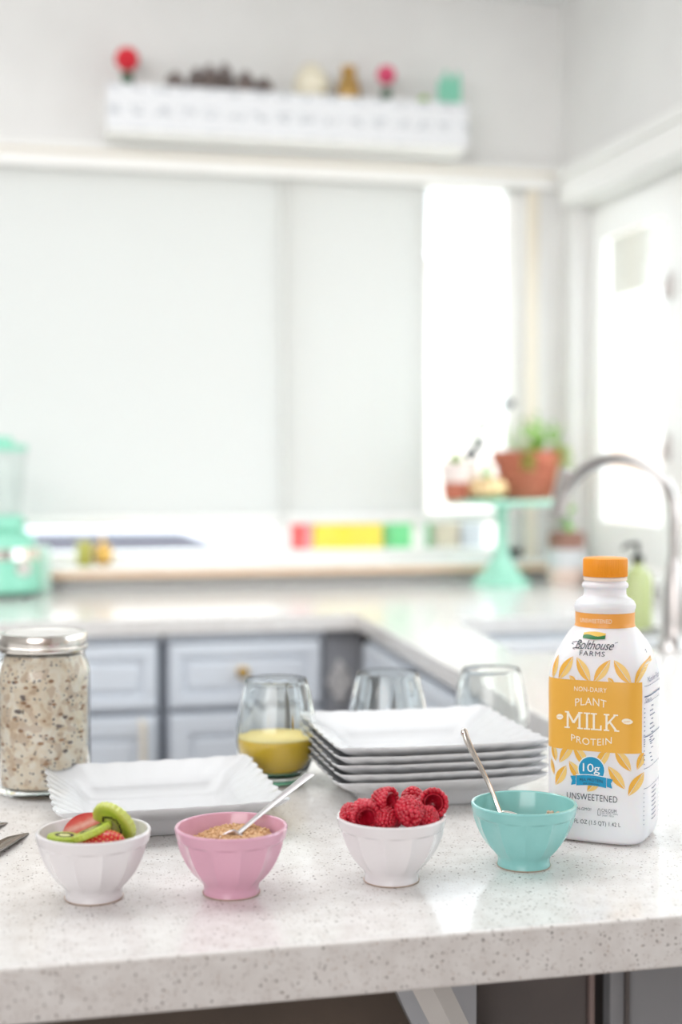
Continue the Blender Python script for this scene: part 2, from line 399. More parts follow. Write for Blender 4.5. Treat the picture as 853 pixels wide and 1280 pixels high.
# ---------------------------------------------------------------- worktops and cabinets
IY0, IY1 = .980, 1.623
SL = .037
def slab(name, outer, hole, z1, z0, m, parent=None, bev=.003):
    bm = bmesh.new(); es = []
    for loop in ([outer] + ([hole] if hole else [])):
        vs = [bm.verts.new((x, y, z1)) for x, y in loop]
        es += [bm.edges.new((vs[i], vs[(i+1) % len(vs)])) for i in range(len(vs))]
    bmesh.ops.triangle_fill(bm, use_beauty=True, use_dissolve=False, edges=es)
    for f in bm.faces:
        if f.normal.z < 0: f.normal_flip()
    r = bmesh.ops.extrude_face_region(bm, geom=list(bm.faces))
    bmesh.ops.translate(bm, vec=(0, 0, z0-z1), verts=[v for v in r['geom'] if isinstance(v, bmesh.types.BMVert)])
    bmesh.ops.recalc_face_normals(bm, faces=bm.faces)
    if bev:
        e = [e for e in bm.edges if e.is_manifold and e.calc_face_angle(0) > .8]
        bmesh.ops.bevel(bm, geom=e, offset=bev, segments=2, profile=.5, affect='EDGES', clamp_overlap=True)
    return meshobj(name, bm, m, parent, False)
PXc, PYc = .775, 3.15       # inner corner
PXn = .695                  # front edge of the sink run where it meets the island
sink = [(.895, 2.425), (1.33, 2.425), (1.33, 3.0), (.96, 3.0)]
o = slab('worktop', [(WX0, PYc), (PXc, PYc), (PXn, IY1+.001), (XR-.003, IY1+.001), (XR-.003, YB-.021), (WX0, YB-.021)], sink, Z0, Z0-SL, QUARTZ)
tag(o, 'white speckled L-shaped worktop running under both windows around the sink', 'worktop')
isl = thing('kitchen_island', 'white speckled quartz island in the foreground carrying the bowls', 'island', (.2, 1.3, 0))
b = bmesh.new(); box(b, -1.3, IY0, Z0-.040, XR-.003, IY1, Z0, .0022, 2); pt('island_top', b, QUARTZ, isl)
fx = lambda px, y=1.36: onY(px, 1255, y).x
def ipanel(x0, x1, y, m, label, ysz=.02): 
    b = bmesh.new(); box(b, x0, y, .1, x1, y+ysz, Z0-.041, .002); pt('side_panel', b, m, isl, label)
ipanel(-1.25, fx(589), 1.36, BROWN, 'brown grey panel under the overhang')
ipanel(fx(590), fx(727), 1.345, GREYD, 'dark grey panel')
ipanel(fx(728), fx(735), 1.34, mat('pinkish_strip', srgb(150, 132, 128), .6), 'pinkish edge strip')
ipanel(fx(736), fx(750), 1.40, BLACKGAP, 'black strip put in for the shade of a gap')
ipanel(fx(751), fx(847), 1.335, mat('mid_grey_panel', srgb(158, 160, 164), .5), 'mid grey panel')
ipanel(fx(848), XR-.01, 1.38, BLACKGAP, 'black strip put in for the shade of a gap')
b = bmesh.new(); box(b, fx(751)+.014, 1.328, .12, fx(751)+.018, 1.334, Z0-.042); pt('groove_strip', b, GREYD, isl)
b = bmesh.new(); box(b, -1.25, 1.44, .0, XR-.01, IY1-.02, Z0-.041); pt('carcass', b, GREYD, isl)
# curved pale plate and white diagonal brace under the overhang
b = bmesh.new()
ol = [(fx(px_, 1.30), z_) for px_, z_ in ((462, Z0-.041), (477, .785), (486, .752), (496, .738), (507, .718), (530, .68), (598, .62), (598, Z0-.041))]
fa = [b.verts.new((x, 1.325, z)) for x, z in ol]; fb = [b.verts.new((x, 1.305, z)) for x, z in ol]
b.faces.new(fa); b.faces.new(list(reversed(fb)))
for i in range(len(ol)): b.faces.new((fa[i], fb[i], fb[(i+1)%len(ol)], fa[(i+1)%len(ol)]))
bmesh.ops.recalc_face_normals(b, faces=b.faces)
pt('support_plate', b, mat('pale_grey_metal', srgb(196, 200, 206), .5), isl, 'pale grey curved support plate')
p1 = onY(538, 1232, 1.12); p2 = onY(562, 1280, 1.14); dv = (p2-p1).normalized(); p2 = p1 + dv*.30; p1 = p1 + dv*((Z0-.046-p1.z)/dv.z)
b = bmesh.new(); tube(b, [p1, p2], [(.0150, .009)]*2, 4, up=(0, 1, 0)); pt('diagonal_brace', b, TRIM, isl, 'white diagonal brace')

def door_front(x0, x1, z0, z1, raised=True, fr=.045):
    """panel front facing -Y at y=0, outer face y=-.018"""
    bm = bmesh.new(); box(bm, x0, -.018, z0, x1, 0, z1, .002)
    if x1-x0 > .14 and z1-z0 > .1:
        f = fr
        for (a0, c0, a1, c1) in ((x0+.003, z0+.003, x1-.003, z0+f), (x0+.003, z1-f, x1-.003, z1-.003), (x0+.003, z0+f, x0+f, z1-f), (x1-f, z0+f, x1-.003, z1-f)):
            box(bm, a0, -.026, c0, a1, -.0175, c1, .0025)
        box(bm, x0+f+.012, -.024, z0+f+.012, x1-f-.012, -.0175, z1-f-.012, .004)
    return bm
def knob_bm(x, z, r=.014):
    bm = lathe([(0, 0), (.006, 0), (.005, .012), (r, .016), (r, .022), (r*.6, .028), (0, .029)], 20)
    xf(bm, Matrix.Translation((x, -.026, z)) @ Matrix.Rotation(PI/2, 4, 'X')); return bm
def cabinet(label, loc, rz, w, doors=2, knob=True, handle=None, depth=.5, group='grey base cabinets under the back worktop'):
    t = thing('base_cabinet', label, 'cabinet', loc, rz, group); zt = Z0-SL-.001
    b = bmesh.new(); box(b, 0, 0, .0, w, depth, zt); meshobj('carcass', b, CARC, t, False)
    b = bmesh.new(); box(b, 0, -.006, zt-.018, w, 0, zt, .001); meshobj('top_rail', b, GREY, t, False)
    d = meshobj('drawer', door_front(.010, w-.010, .695, zt-.022, fr=.03), GREY, t, False)
    if knob and not group.endswith('run'): meshobj('knob', knob_bm(w*knob, .775), BRASS, d)
    for i in range(doors):
        a, c = .010+i*(w-.02)/doors, .010+(i+1)*(w-.02)/doors
        o = meshobj('door', door_front(a+.001, c-.001, .10, .682), GREY, t, False)
        if handle:
            hx = c-.035 if (i == 0 or handle == 'right') else a+.035
            b = bmesh.new(); tube(b, [(hx, -.026, .56), (hx, -.05, .565), (hx, -.052, .60), (hx, -.052, .64), (hx, -.05, .665), (hx, -.026, .67)], .007, 10); meshobj('handle', b, CREAM, o)
        elif not group.endswith('run'): meshobj('knob', knob_bm((c-.03) if i == 0 else (a+.03), .64, .012), BRASS, o)
    return t
CY = PYc + .035
ax = lambda px: onY(px, 850, CY).x
cabinet('grey base cabinet behind the oat jar with a pale vertical handle', (ax(-20), CY, 0), 0, ax(201)-ax(-20), 1, False, 'right')
cabinet('grey base cabinet with brass knobbed drawer behind the juice glass', (ax(205), CY, 0), 0, ax(404)-ax(205), 1, .47)
cabinet('grey base cabinet further left mostly out of view', (ax(-24)-.62, CY, 0), 0, .62, 2, .5)
b = bmesh.new(); box(b, ax(405), CY-.004, 0, PXc+.02, CY+.5, Z0-SL-.001, .001); o = meshobj('corner_panel', b, mat('shaded_grey_paint', srgb(150, 152, 158), .5), None, False)  # darker copy of the cabinet grey, corner shade put into the colour
tag(o, 'plain corner filler panel between the two cabinet runs, grey darkened for shade', 'panel')
# pale lace-like ornament on the corner panel
oc = onY(425, 852, CY-.012)
orn = thing('wall_ornament', 'pale lace-like pointed ornament hanging on the grey corner panel', 'ornament', oc)
PALE = mat('pale_lace', srgb(214, 212, 212), .7)
b = bmesh.new()
for i in range(8):
    a = i*PI/4; L = .034 if i % 4 in (0,) else (.052 if i % 4 == 2 else .026)
    ball(b, (math.cos(a)*L*.55, 0, math.sin(a)*L*.55), .5*L, 1, (1.0, .12, .42), Matrix.Rotation(-a, 3, 'Y'))
meshobj('petals', b, PALE, orn)
for rr in (.012, .024):
    b = bmesh.new(); tube(b, [(math.cos(k*PI/12)*rr, -.004, math.sin(k*PI/12)*rr*1.5) for k in range(25)], .0022, 6); meshobj('ring', b, PALE, orn)
# sink run cabinets, facing left
ang = math.atan2(PYc-IY1, PXc-PXn)
L = math.hypot(PYc-IY1, PXc-PXn)
ux, uy = (PXn-PXc)/L, (IY1-PYc)/L        # along the run, away from the corner
rz = math.atan2(uy, ux)
nx, ny = -uy, ux                          # local +Y (into the cabinet)
for i, (w, lab) in enumerate(((.50, 'grey sink run cabinet nearest the inner corner'), (.50, 'grey sink run cabinet in the middle below the sink'), (.44, 'grey sink run cabinet next to the island'))):
    s0 = .045 + sum((.50, .50, .44)[:i]) + .004*i
    cabinet(lab, (PXc+ux*s0+nx*.03, PYc+uy*s0+ny*.03, 0), rz, w, 1 if w < .46 else 2, .5, None, .45, 'grey cabinets of the sink run')
# sink
sk = thing('kitchen_sink', 'stainless steel sink let into the worktop by the window', 'sink', (1.13, 2.72, Z0))
def basin(bm, q, z1, z0, t=.002):
    top = [bm.verts.new((x, y, z1)) for x, y in q]; cx = sum(x for x, y in q)/4; cy = sum(y for x, y in q)/4
    bot = [bm.verts.new((cx+(x-cx)*.93, cy+(y-cy)*.93, z0)) for x, y in q]
    for i in range(4): bm.faces.new((top[i], bot[i], bot[(i+1)%4], top[(i+1)%4]))
    bm.faces.new(list(reversed(bot)))
    es = [e for e in bm.edges if not e.is_boundary]
    bmesh.ops.bevel(bm, geom=es, offset=.02, segments=4, profile=.5, affect='EDGES', clamp_overlap=True)
mid = [(.92+.0, 2.66), (1.33, 2.66)]
for q in ([(.893, 2.423), (1.332, 2.423), (1.332, 2.655), (.925, 2.655)], [(.930, 2.675), (1.332, 2.675), (1.332, 3.002), (.955, 3.002)]):
    b = bmesh.new(); basin(b, q, Z0-SL, .70); o = pt('basin', b, SINKM, sk, smooth=True)
    md = o.modifiers.new('thickness', 'SOLIDIFY'); md.thickness = .002; md.offset = 1
b = bmesh.new(); box(b, .925, 2.650, Z0-.10, 1.332, 2.680, Z0-.012, .004); pt('divider', b, mat('pale_divider', srgb(228, 228, 230), .3), sk, 'pale divider between the two basins')
b = lathe([(0, .003), (.03, .003), (.038, .001), (.04, 0)], 24, cx=1.14, cy=2.85, z=.7005); pt('drain', b, STEEL, sk, smooth=True)
# faucet
fb = Vector((1.186, 2.386, Z0)); ft = onY(704, 642, 2.60)
fa = thing('kitchen_faucet', 'tall brushed steel gooseneck faucet arching over the sink', 'faucet', fb)
pts = []
def fp(px, py, k):      # point on the faucet's own vertical plane, k = share of the way from base to spout
    y = fb.y + (ft.y-fb.y)*k; return onY(px, py, y)
v = Vector((ft.x-fb.x, ft.y-fb.y, 0)); reach = v.length; v.normalize()
ztop = 1.252; zt = ft.z
h1 = ztop - reach/2
path = [(0, 0), (0, .10), (0, .20), (0.0, .25)]
for k in range(1, 10):
    a = PI*k/11; path.append((reach/2*(1-math.cos(a)), .25 + (ztop-Z0-.25)*math.sin(a)))
path.append((reach*1.0, zt-Z0+.03))
P3 = smooth_path([Vector((v.x*d, v.y*d, z)) for d, z in path], 4)
b = bmesh.new(); tube(b, P3, .0115, 16); meshobj('neck', b, STEEL, fa)
hd = [Vector((v.x*reach*f, v.y*reach*f, z)) for f, z in ((.955, zt-Z0+.085), (.99, zt-Z0+.05), (1.04, zt-Z0-.002))]
b = bmesh.new(); tube(b, hd, [.0135, .016, .0175], 16); meshobj('spray_head', b, STEEL, fa)
b = lathe([(0, 0), (.032, 0), (.033, .004), (.027, .012), (.024, .05), (.023, .11), (.016, .145), (.0125, .17)], 28); meshobj('body', b, STEEL, fa)
b = bmesh.new(); tube(b, smooth_path([(.018, -.006, .07), (.05, -.012, .082), (.085, -.02, .125), (.10, -.022, .16)], 5), [.011]*6+[.009]*5+[.007]*5, 12); meshobj('lever', b, STEEL, fa)

# ---------------------------------------------------------------- things on the back worktop
def ribbed(n, amp): return lambda th, r, z: r*(1-amp*(1-abs(math.cos(n*th/2))**.7))
# blender
bp = onY(3, 731, 3.80); bp.z = Z0
bl = thing('blender', 'mint green blender with glass jar at the left edge', 'blender', bp)
b = lathe([(0, .012), (.098, .012), (.103, .02), (.100, .06), (.092, .11), (.082, .15), (.07, .165), (0, .165)], 40); meshobj('base', b, MINT, bl)
for k in range(4):
    a = PI/4+k*PI/2; b = lathe([(0, 0), (.014, 0), (.014, .013), (0, .013)], 14, cx=.08*math.cos(a), cy=.08*math.sin(a)); meshobj('foot', b, BLACKGAP, bl)
b = lathe([(.0935, .095), (.0965, .097), (.0915, .125), (.088, .124)], 40, close=True); meshobj('chrome_band', b, SILVER, bl)
b = lathe([(0, 0), (.020, 0), (.022, .006), (.018, .012), (0, .013)], 20); xf(b, Matrix.Rotation(math.radians(20), 4, 'Z') @ Matrix.Translation((.02, -.094, .075)) @ Matrix.Rotation(PI/2, 4, 'X')); meshobj('dial', b, SILVER, bl)
b = lathe([(0, .166), (.056, .166), (.06, .175), (.058, .20), (.05, .21), (0, .21)], 32); meshobj('collar', b, MINT, bl)
b = lathe([(0, .211), (.046, .211), (.05, .215), (.058, .30), (.064, .375), (.0615, .375), (.0555, .30), (.047, .22), (0, .217)], 32); meshobj('jar', b, PANE, bl)
b = bmesh.new(); tube(b, smooth_path([(.06, 0, .365), (.09, 0, .36), (.10, 0, .32), (.09, 0, .27), (.058, 0, .25)], 5), .006, 10); xf(b, Matrix.Rotation(2.6, 4, 'Z')); meshobj('jar_handle', b, PANE, bl)
b = lathe([(0, .376), (.066, .376), (.067, .392), (.03, .395), (.028, .412), (0, .413)], 32); meshobj('lid', b, MINT, bl)
b = bmesh.new(); box(b, -.02, -.03, .0, .025, .03, .125, .01, 3); mg = onY(51, 724, 3.86); mg.z = Z0
o = meshobj('canister', b, mat('pale_mint_ceramic', srgb(208, 236, 222), .3), None); o.location = mg
tag(o, 'small pale mint canister beside the blender', 'canister')
# brass pumpkin and green votive on the sill
def pumpkin(name, loc, r, h, label, cat, m=BRASS):
    t = thing(name, label, cat, loc)
    prof = [(0, .02*h)] + [(r*math.sin(PI*k/14)**.75, h*(.5-.5*math.cos(PI*k/14))) for k in range(1, 14)] + [(0, h*.94)]
    meshobj('body', lathe(prof, 64, fr=lambda th, rr, z: rr*(1-.10*(1-abs(math.sin(4*th))**.6))), m, t)
    return t
pp = onY(129, 704, YB-.052); pp.z = SILLZ; t = pumpkin('brass_pumpkin', pp, .027, .062, 'shiny brass pumpkin ornament on the window sill', 'ornament')
b = bmesh.new(); tube(b, smooth_path([(0, 0, .056), (.001, 0, .07), (-.006, 0, .085)], 4), [.006]*3+[.005]*3+[.0045]*3, 8); meshobj('stem', b, BRASS, t)
pv = onY(106, 704, YB-.048); pv.z = SILLZ; b = lathe([(0, 0), (.02, 0), (.022, .01), (.023, .062), (.018, .070), (0, .072)], 28)
o = meshobj('votive_jar', b, mat('olive_gold_glaze', srgb(176, 172, 84), .2, .3), None); o.location = pv; tag(o, 'small olive green jar left of the brass pumpkin', 'jar')
# cake stand
cp = onZ(627, 731.5, Z0); CZ = onY(620, 625, cp.y).z - Z0
cs = thing('cake_stand', 'mint milk glass cake stand in the corner carrying three pots', 'cake stand', cp)
b = lathe([(0, .012), (.055, .010), (.080, .002), (.087, 0), (.088, .006), (.07, .022), (.045, .05), (.024, .085), (.017, .12), (.016, .15), (.018, CZ-.03), (.03, CZ-.014), (.03, CZ-.012), (0, CZ-.012)], 44, fr=ribbed(12, .05)); meshobj('pedestal', b, MINTG, cs)
b = lathe([(0, CZ-.0115), (.05, CZ-.0115), (.150, CZ-.008), (.160, CZ-.012), (.164, CZ-.004), (.160, CZ+.004), (.154, CZ), (0, CZ)], 60); meshobj('plate', b, MINTG, cs)
ZP = Z0 + CZ + .0005
def leaf_bm(bm, p, d, L, w, n=(0, 0, 1), curl=.3):
    d = Vector(d).normalized(); n = Vector(n); s = d.cross(n)
    s = s.normalized() if s.length > .01 else Vector((1, 0, 0)); n = s.cross(d).normalized()
    R = []
    for k in range(5):
        t = k/4; ww = w*math.sin(PI*min(.98, .06+t*.9))**.8
        c = Vector(p)+d*L*t-n*curl*L*t*t
        R.append((bm.verts.new(c-s*ww+n*ww*.25), bm.verts.new(c), bm.verts.new(c+s*ww+n*ww*.25)))
    for a, c in zip(R, R[1:]):
        bm.faces.new((a[0], a[1], c[1], c[0])); bm.faces.new((a[1], a[2], c[2], c[1]))
def sprig(name, parent, base, tip, m, ms, L=.018, w=.006, n=12, lean=(0, 0, 0)):
    base, tip = Vector(base), Vector(tip); mid_ = (base+tip)/2+Vector(lean)
    P = smooth_path([base, mid_, tip], 6)
    b = bmesh.new(); tube(b, P, .0014, 6); meshobj('stem', b, ms, parent)
    b = bmesh.new()
    for k in range(n):
        q = P[int(len(P)*.25 + (len(P)*.75-1)*k/(n-1))]; a = k*2.4
        leaf_bm(b, q, (math.cos(a), math.sin(a), .5), L*1.5*random.uniform(.7, 1.2), w*1.7, (math.sin(a), -.8, .3))
    return meshobj(name, b, m, parent)
def onzd(px, dy): # point on the plate top at pixel column px, dy metres in front (-) or behind centre line of the stand
    p = onY(px, 600, cp.y+dy); return Vector((p.x, p.y, ZP))
s1 = thing('succulent_pot', 'small white dipped terracotta pot with succulents on the cake stand', 'potted plant', onzd(575, -.03), 0)
b = lathe([(0, 0), (.040, 0), (.044, .003), (.050, .05), (.0475, .05), (.040, .01), (0, .01)], 32); meshobj('pot', b, TERRA, s1)
b = lathe([(.0502, .05), (.0545, .095), (.0545, .105), (.049, .105), (.0476, .05)], 32, close=True); meshobj('pot_rim', b, mat('white_dipped_clay', srgb(240, 226, 220), .7), s1)
b = lathe([(0, .092), (.049, .092), (.0485, .088), (0, .088)], 24); meshobj('soil', b, mat('dark_soil', srgb(70, 56, 48), .9), s1)
b = bmesh.new()
for k in range(22):
    a = k*2.4; e = .3+.9*k/22; leaf_bm(b, (-.012, 0, .098), (math.cos(a)*math.cos(e), math.sin(a)*math.cos(e), math.sin(e)), .032, .010, curl=-.2)
meshobj('succulent', b, mat('bright_green_leaf', srgb(160, 206, 70), .5), s1)
b = bmesh.new()
for k in range(26):
    a = k*2.4; e = -.1+1.3*k/26; leaf_bm(b, (.032, -.006, .118), (math.cos(a)*math.cos(e), math.sin(a)*math.cos(e), math.sin(e)), .028, .011, curl=-.3)
meshobj('dark_rosette', b, DARKLEAF, s1)
b = bmesh.new(); tube(b, [(.03, -.004, .09), (.032, -.006, .12)], .006, 8); meshobj('stem', b, LEAFD, s1)
rp = s1.location
sprig('tall_sprig', s1, (-.015, .01, .095), onY(563, 474, rp.y+.02)-rp, LEAF, LEAFD, .02, .006, 10)
sprig('tall_sprig', s1, (.02, .0, .095), onY(604, 492, rp.y+.02)-rp, mat('grey_green_leaf', srgb(138, 158, 138), .6), LEAFD, .02, .006, 12, (.006, 0, 0))
sprig('tall_sprig', s1, (.03, .0, .095), onY(630, 508, rp.y+.02)-rp, DARKLEAF, LEAFD, .02, .008, 6, (-.008, 0, .02))
s2 = pumpkin('brass_planter', onzd(609, -.085), .056, .068, 'round brass pumpkin planter with a pink flowering cactus on the cake stand', 'potted plant', mat('pale_brass', srgb(232, 204, 158), .28, .85))
b = lathe([(0, .05), (.011, .055), (.013, .07), (.012, .09), (.006, .10), (0, .102)], 20, fr=ribbed(8, .15)); meshobj('cactus', b, mat('cactus_green', srgb(120, 172, 84), .6), s2)
b = bmesh.new()
for k in range(10): leaf_bm(b, (0, 0, .102), (math.cos(k*2.4), math.sin(k*2.4), .8), .015, .005)
meshobj('flower', b, mat('pink_petal', srgb(226, 110, 150), .5), s2)
s3 = thing('terracotta_pot', 'large terracotta pot with trailing herbs on the cake stand', 'potted plant', onzd(659, .015), 0)
b = lathe([(0, 0), (.068, 0), (.071, .003), (.090, .10), (.0985, .10), (.1025, .135), (.0975, .138), (.094, .132), (.088, .10), (.066, .012), (0, .012)], 48); meshobj('pot', b, TERRA, s3)
b = lathe([(0, .12), (.0935, .12), (.092, .115), (0, .115)], 30); meshobj('soil', b, bpy.data.materials['dark_soil'], s3)
YG = mat('yellow_green_leaf', srgb(188, 210, 104), .5)
b = bmesh.new(); b2 = bmesh.new()
for k in range(26):
    a = random.uniform(0, 2*PI); r0 = random.uniform(.02, .085); h = random.uniform(.03, .10)
    p0 = Vector((math.cos(a)*r0, math.sin(a)*r0, .12)); p1 = p0+Vector((math.cos(a)*.03, math.sin(a)*.03, h)); tube(b2, [p0, p1], .001, 5)
    for j in range(4):
        aa = random.uniform(0, 2*PI); leaf_bm(b, p0.lerp(p1, .4+.2*j), (math.cos(aa), math.sin(aa), .3), random.uniform(.012, .022), .006)
for ang0, ll in ((-.7, .17), (-.35, .10), (-1.9, .05), (-.9, .13)):
    q = [Vector((math.cos(ang0)*r_, math.sin(ang0)*r_, z_)) for r_, z_ in ((.07, .12), (.10, .150), (.115, .12), (.118, .135-ll*.6), (.115, .135-ll))]
    P = smooth_path(q, 4); tube(b2, P, .0012, 5)
    for j, p in enumerate(P[3:]):
        for e in (0, 1): leaf_bm(b, p, (math.cos(ang0+j*2.1+e*3), math.sin(ang0+j*2.1+e*3), .1), .022, .009)
meshobj('foliage', b, YG, s3); meshobj('stems', b2, LEAF, s3)
rp = s3.location
for px, py in ((672, 520), (692, 532), (700, 545), (655, 530)):
    sprig('tall_sprig', s3, (random.uniform(-.03, .05), 0, .12), onY(px, py, rp.y)-rp, LEAF, LEAF, .018, .006, 8)
# pot on the worktop right of the stand
wp = onZ(708, 731, Z0)
s4 = thing('two_tone_pot', 'white and blush pot with a brown top on the worktop beside the faucet', 'pot', wp)
b = lathe([(0, 0), (.046, 0), (.050, .003), (.054, .05)], 36); meshobj('pot_base', b, mat('blush_clay', srgb(232, 208, 196), .6), s4)
b = lathe([(.0541, .05), (.056, .104), (.052, .104), (.050, .05)], 36, close=True); meshobj('pot_body', b, PORC, s4)
b = lathe([(0, .098), (.0515, .098), (.0515, .105), (.052, .130), (.050, .150), (.046, .150), (.044, .135), (0, .135)], 36); meshobj('brown_rim', b, mat('brown_clay', srgb(152, 112, 98), .7), s4)
sprig('sprig', s4, (0, 0, .135), (-.01, 0, .22), LEAF, LEAFD, .02, .007, 7)
# soap bottle near the faucet
sp_ = onZ(797, 786, Z0)
sb = thing('soap_dispenser', 'pale green soap dispenser with dark pump beside the faucet', 'dispenser', sp_)
b = lathe([(0, 0), (.028, 0), (.031, .004), (.031, .10), (.026, .12), (.012, .13), (.012, .138), (0, .138)], 30); meshobj('bottle', b, mat('pale_green_soap', srgb(214, 224, 164), .15, **{'Transmission Weight': .4}), sb)
b = lathe([(0, .139), (.013, .139), (.013, .152), (.004, .153), (.004, .18), (0, .18)], 18); tube(b, [(0, 0, .178), (-.03, -.01, .176), (-.038, -.012, .168)], .0042, 8); meshobj('pump', b, BLACKGAP, sb)

# ---------------------------------------------------------------- wall shelf and its ornaments
SY = YB - .15
sx0, sx1 = onY(134, 130, SY).x, onY(584, 150, SY).x
sz1 = onY(134, 103, SY).z; sz0 = onY(134, 160, SY).z; szb = onY(134, 186, SY).z
szb = max(szb, 2.122)
sh = thing('picture_shelf', 'long white wall shelf with a grey patterned front above the window', 'shelf', ((sx0+sx1)/2, YB, szb))
b = bmesh.new(); box(b, sx0, SY, szb, sx1, YB-.002, sz1-.006, .002); pt('ledge', b, TRIM, sh)
PAT = mat('white_paper_with_grey_script', srgb(238, 239, 242), .6); g = N(PAT)
mp = g.n('ShaderNodeMapping'); g.l(g.obj(), mp.inputs[0]); mp.inputs['Scale'].default_value = (1, 1, 1)
w1_ = g.n('ShaderNodeTexBrick'); g.l(mp.outputs[0], w1_.inputs['Vector'])
sx_ = g.n('ShaderNodeSeparateXYZ'); g.l(g.obj(), sx_.inputs[0])
wv = g.n('ShaderNodeTexNoise', Scale=70.0, Detail=3.0); g.l(g.obj(), wv.inputs['Vector'])
a1 = g.math('SINE', g.math('MULTIPLY', sx_.outputs[0], 2*PI/.066)); a2 = g.math('SINE', g.math('MULTIPLY', sx_.outputs[2], 2*PI/.062))
env = g.math('MULTIPLY', g.math('GREATER_THAN', a1, -.55), g.math('GREATER_THAN', a2, .15))
ink = g.math('MULTIPLY', env, g.math('GREATER_THAN', wv.outputs['Fac'], .5))
g.l(g.mix(g.math('MULTIPLY', ink, .7), srgb(238, 239, 242), srgb(190, 194, 200)), g.p.inputs['Base Color']); g.t.nodes.remove(w1_)
b = bmesh.new(); box(b, sx0-.002, SY-.006, sz0, sx1+.002, SY-.0005, sz1, .001); pt('patterned_front', b, PAT, sh, 'white front strip with grey repeated motif')
TZ = sz1 - .0055
def spt(px, back=.06): p = onY(px, 100, SY+back); return Vector((p.x, p.y, TZ))
def cactus(px, yt, rad, col, hs, label):
    p = spt(px); t = thing('flowering_cactus', label, 'cactus', p); zt = onY(px, yt, p.y).z - TZ
    b = lathe([(0, 0), (.020, 0), (.022, .012), (.021, .013), (0, .013)], 20); meshobj('pot', b, mat('dark_green_pot', srgb(52, 84, 62), .6), t)
    b = lathe([(0, .013), (.013, .013), (.015, .02), (.015, hs), (.010, hs+.006), (0, hs+.006)], 24, fr=ribbed(6, .25)); meshobj('cactus_stem', b, LEAFD, t)
    m = mat(label.split()[0]+'_cactus_bloom', srgb(*col), .5); b = bmesh.new(); cz_ = zt-rad
    for k in range(46):
        zf = 1-2*(k+.5)/46; a = k*2.4; rr = math.sqrt(1-zf*zf)
        ball(b, (rad*.72*rr*math.cos(a), rad*.72*rr*math.sin(a), cz_+rad*.72*zf), rad*.30, 1)
    ball(b, (0, 0, cz_), rad*.8, 2); meshobj('bloom', b, m, t)
cactus(159, 58, .034, (226, 44, 62), .045, 'red ball-shaped cactus bloom on a dark green stem at shelf left')
cactus(483, 81, .028, (232, 88, 128), .045, 'pink ball-shaped cactus bloom on a dark green stem right of ochre vase')
PC = noisy('grey_brown_pine_scale', srgb(150, 136, 130), srgb(112, 100, 98), 60, .8)
def cone_bm(h, r):
    bm = bmesh.new(); tube(bm, [(0, 0, 0), (0, 0, h*.9)], [r*.5, r*.15], 8)
    nrow = 9
    for i in range(nrow):
        t = i/(nrow-1); rr = r*(.75+.5*t)*(1-t**2.2)*1.1+.003; n = max(4, int(9*(1-t*.5)))
        for k in range(n):
            a = 2*PI*(k+.5*(i%2))/n; c = Vector((math.cos(a)*rr*.6, math.sin(a)*rr*.6, h*(.06+.86*t)))
            d = Vector((math.cos(a), math.sin(a), .55)).normalized()
            ball(bm, c+d*rr*.3, .011*(1-.45*t), 1, (1, .35, 1), Matrix.Rotation(a+PI/2, 3, 'Z') @ Matrix.Rotation(.7, 3, 'X'))
    return bm
cb = None
for i, (px, yt, tilt, lab) in enumerate(((219, 90, .5, 'leftmost pine cone on the shelf, set apart and low'), (246, 84, .1, 'second pine cone from the left on the shelf'), (262, 80, -.2, 'third pine cone from the left, leaning on the tallest one'),
                            (281, 77, .05, 'tallest pine cone in the middle of the shelf row'), (307, 88, .2, 'second pine cone from the right in the shelf row'), (330, 96, .6, 'rightmost and lowest pine cone on the shelf'))):
    p = spt(px, .035+.03*(i % 2)); h = max(.03, onY(px, yt, p.y).z-TZ)
    bm = cone_bm(h, .024 if i != 3 else .026); o = meshobj('pine_cone', bm, PC, None)
    o.location = p; o.rotation_euler = (0, 0, i); tag(o, lab, 'pine cone', 'pine cones on the wall shelf')
p = spt(389); h = onY(389, 82, p.y).z-TZ
t = thing('cream_vase', 'round cream vase between the pine cones and the ochre vase', 'vase', p)
b = lathe([(0, 0), (.028, 0), (.040, .012), (.050, .036), (.049, h*.55), (.036, h*.85), (.02, h*.96), (.018, h), (.014, h), (.014, h*.9), (0, h*.88)], 36); meshobj('body', b, mat('cream_glaze', srgb(240, 232, 210), .4), t)
b = lathe([(.0185, h-.003), (.022, h), (.0185, h+.002), (.015, h)], 30, close=True); meshobj('lip', b, CREAM, t)
p = spt(436); h = onY(436, 84, p.y).z-TZ
t = thing('ochre_vase', 'ochre tapered vase with a narrow flared neck on the shelf', 'vase', p)
b = lathe([(0, 0), (.030, 0), (.035, .01), (.036, .03), (.028, h*.6), (.020, h*.8), (.019, h*.88), (.023, h), (.019, h), (.015, h*.88), (0, h*.84)], 36, fr=ribbed(10, .12)); meshobj('body', b, mat('ochre_gold_glaze', srgb(190, 152, 88), .35, .4), t)
b = lathe([(.0195, h*.84), (.024, h*.86), (.0195, h*.88)], 30, close=True); meshobj('neck_ring', b, BRASS, t)
p = spt(530, .03); h = .03
b = bmesh.new()
for k in range(16):
    a = k*2.4; e = .3+1.1*k/16; leaf_bm(b, (0, 0, .002), (math.cos(a)*math.cos(e), math.sin(a)*math.cos(e), math.sin(e)), .028, .008, curl=-.2)
o = meshobj('small_succulent', b, mat('lime_leaf', srgb(170, 208, 90), .5), None); o.location = p; tag(o, 'tiny lime green succulent beside the mint figurine on the shelf', 'succulent')
p = spt(562); h = onY(562, 87, p.y).z-TZ
t = thing('cactus_figurine', 'mint green cactus figurine with upright fingers at shelf right', 'figurine', p)
b = lathe([(0, 0), (.036, 0), (.038, .004), (.036, .012), (0, .012)], 30); meshobj('base', b, MINTG, t)
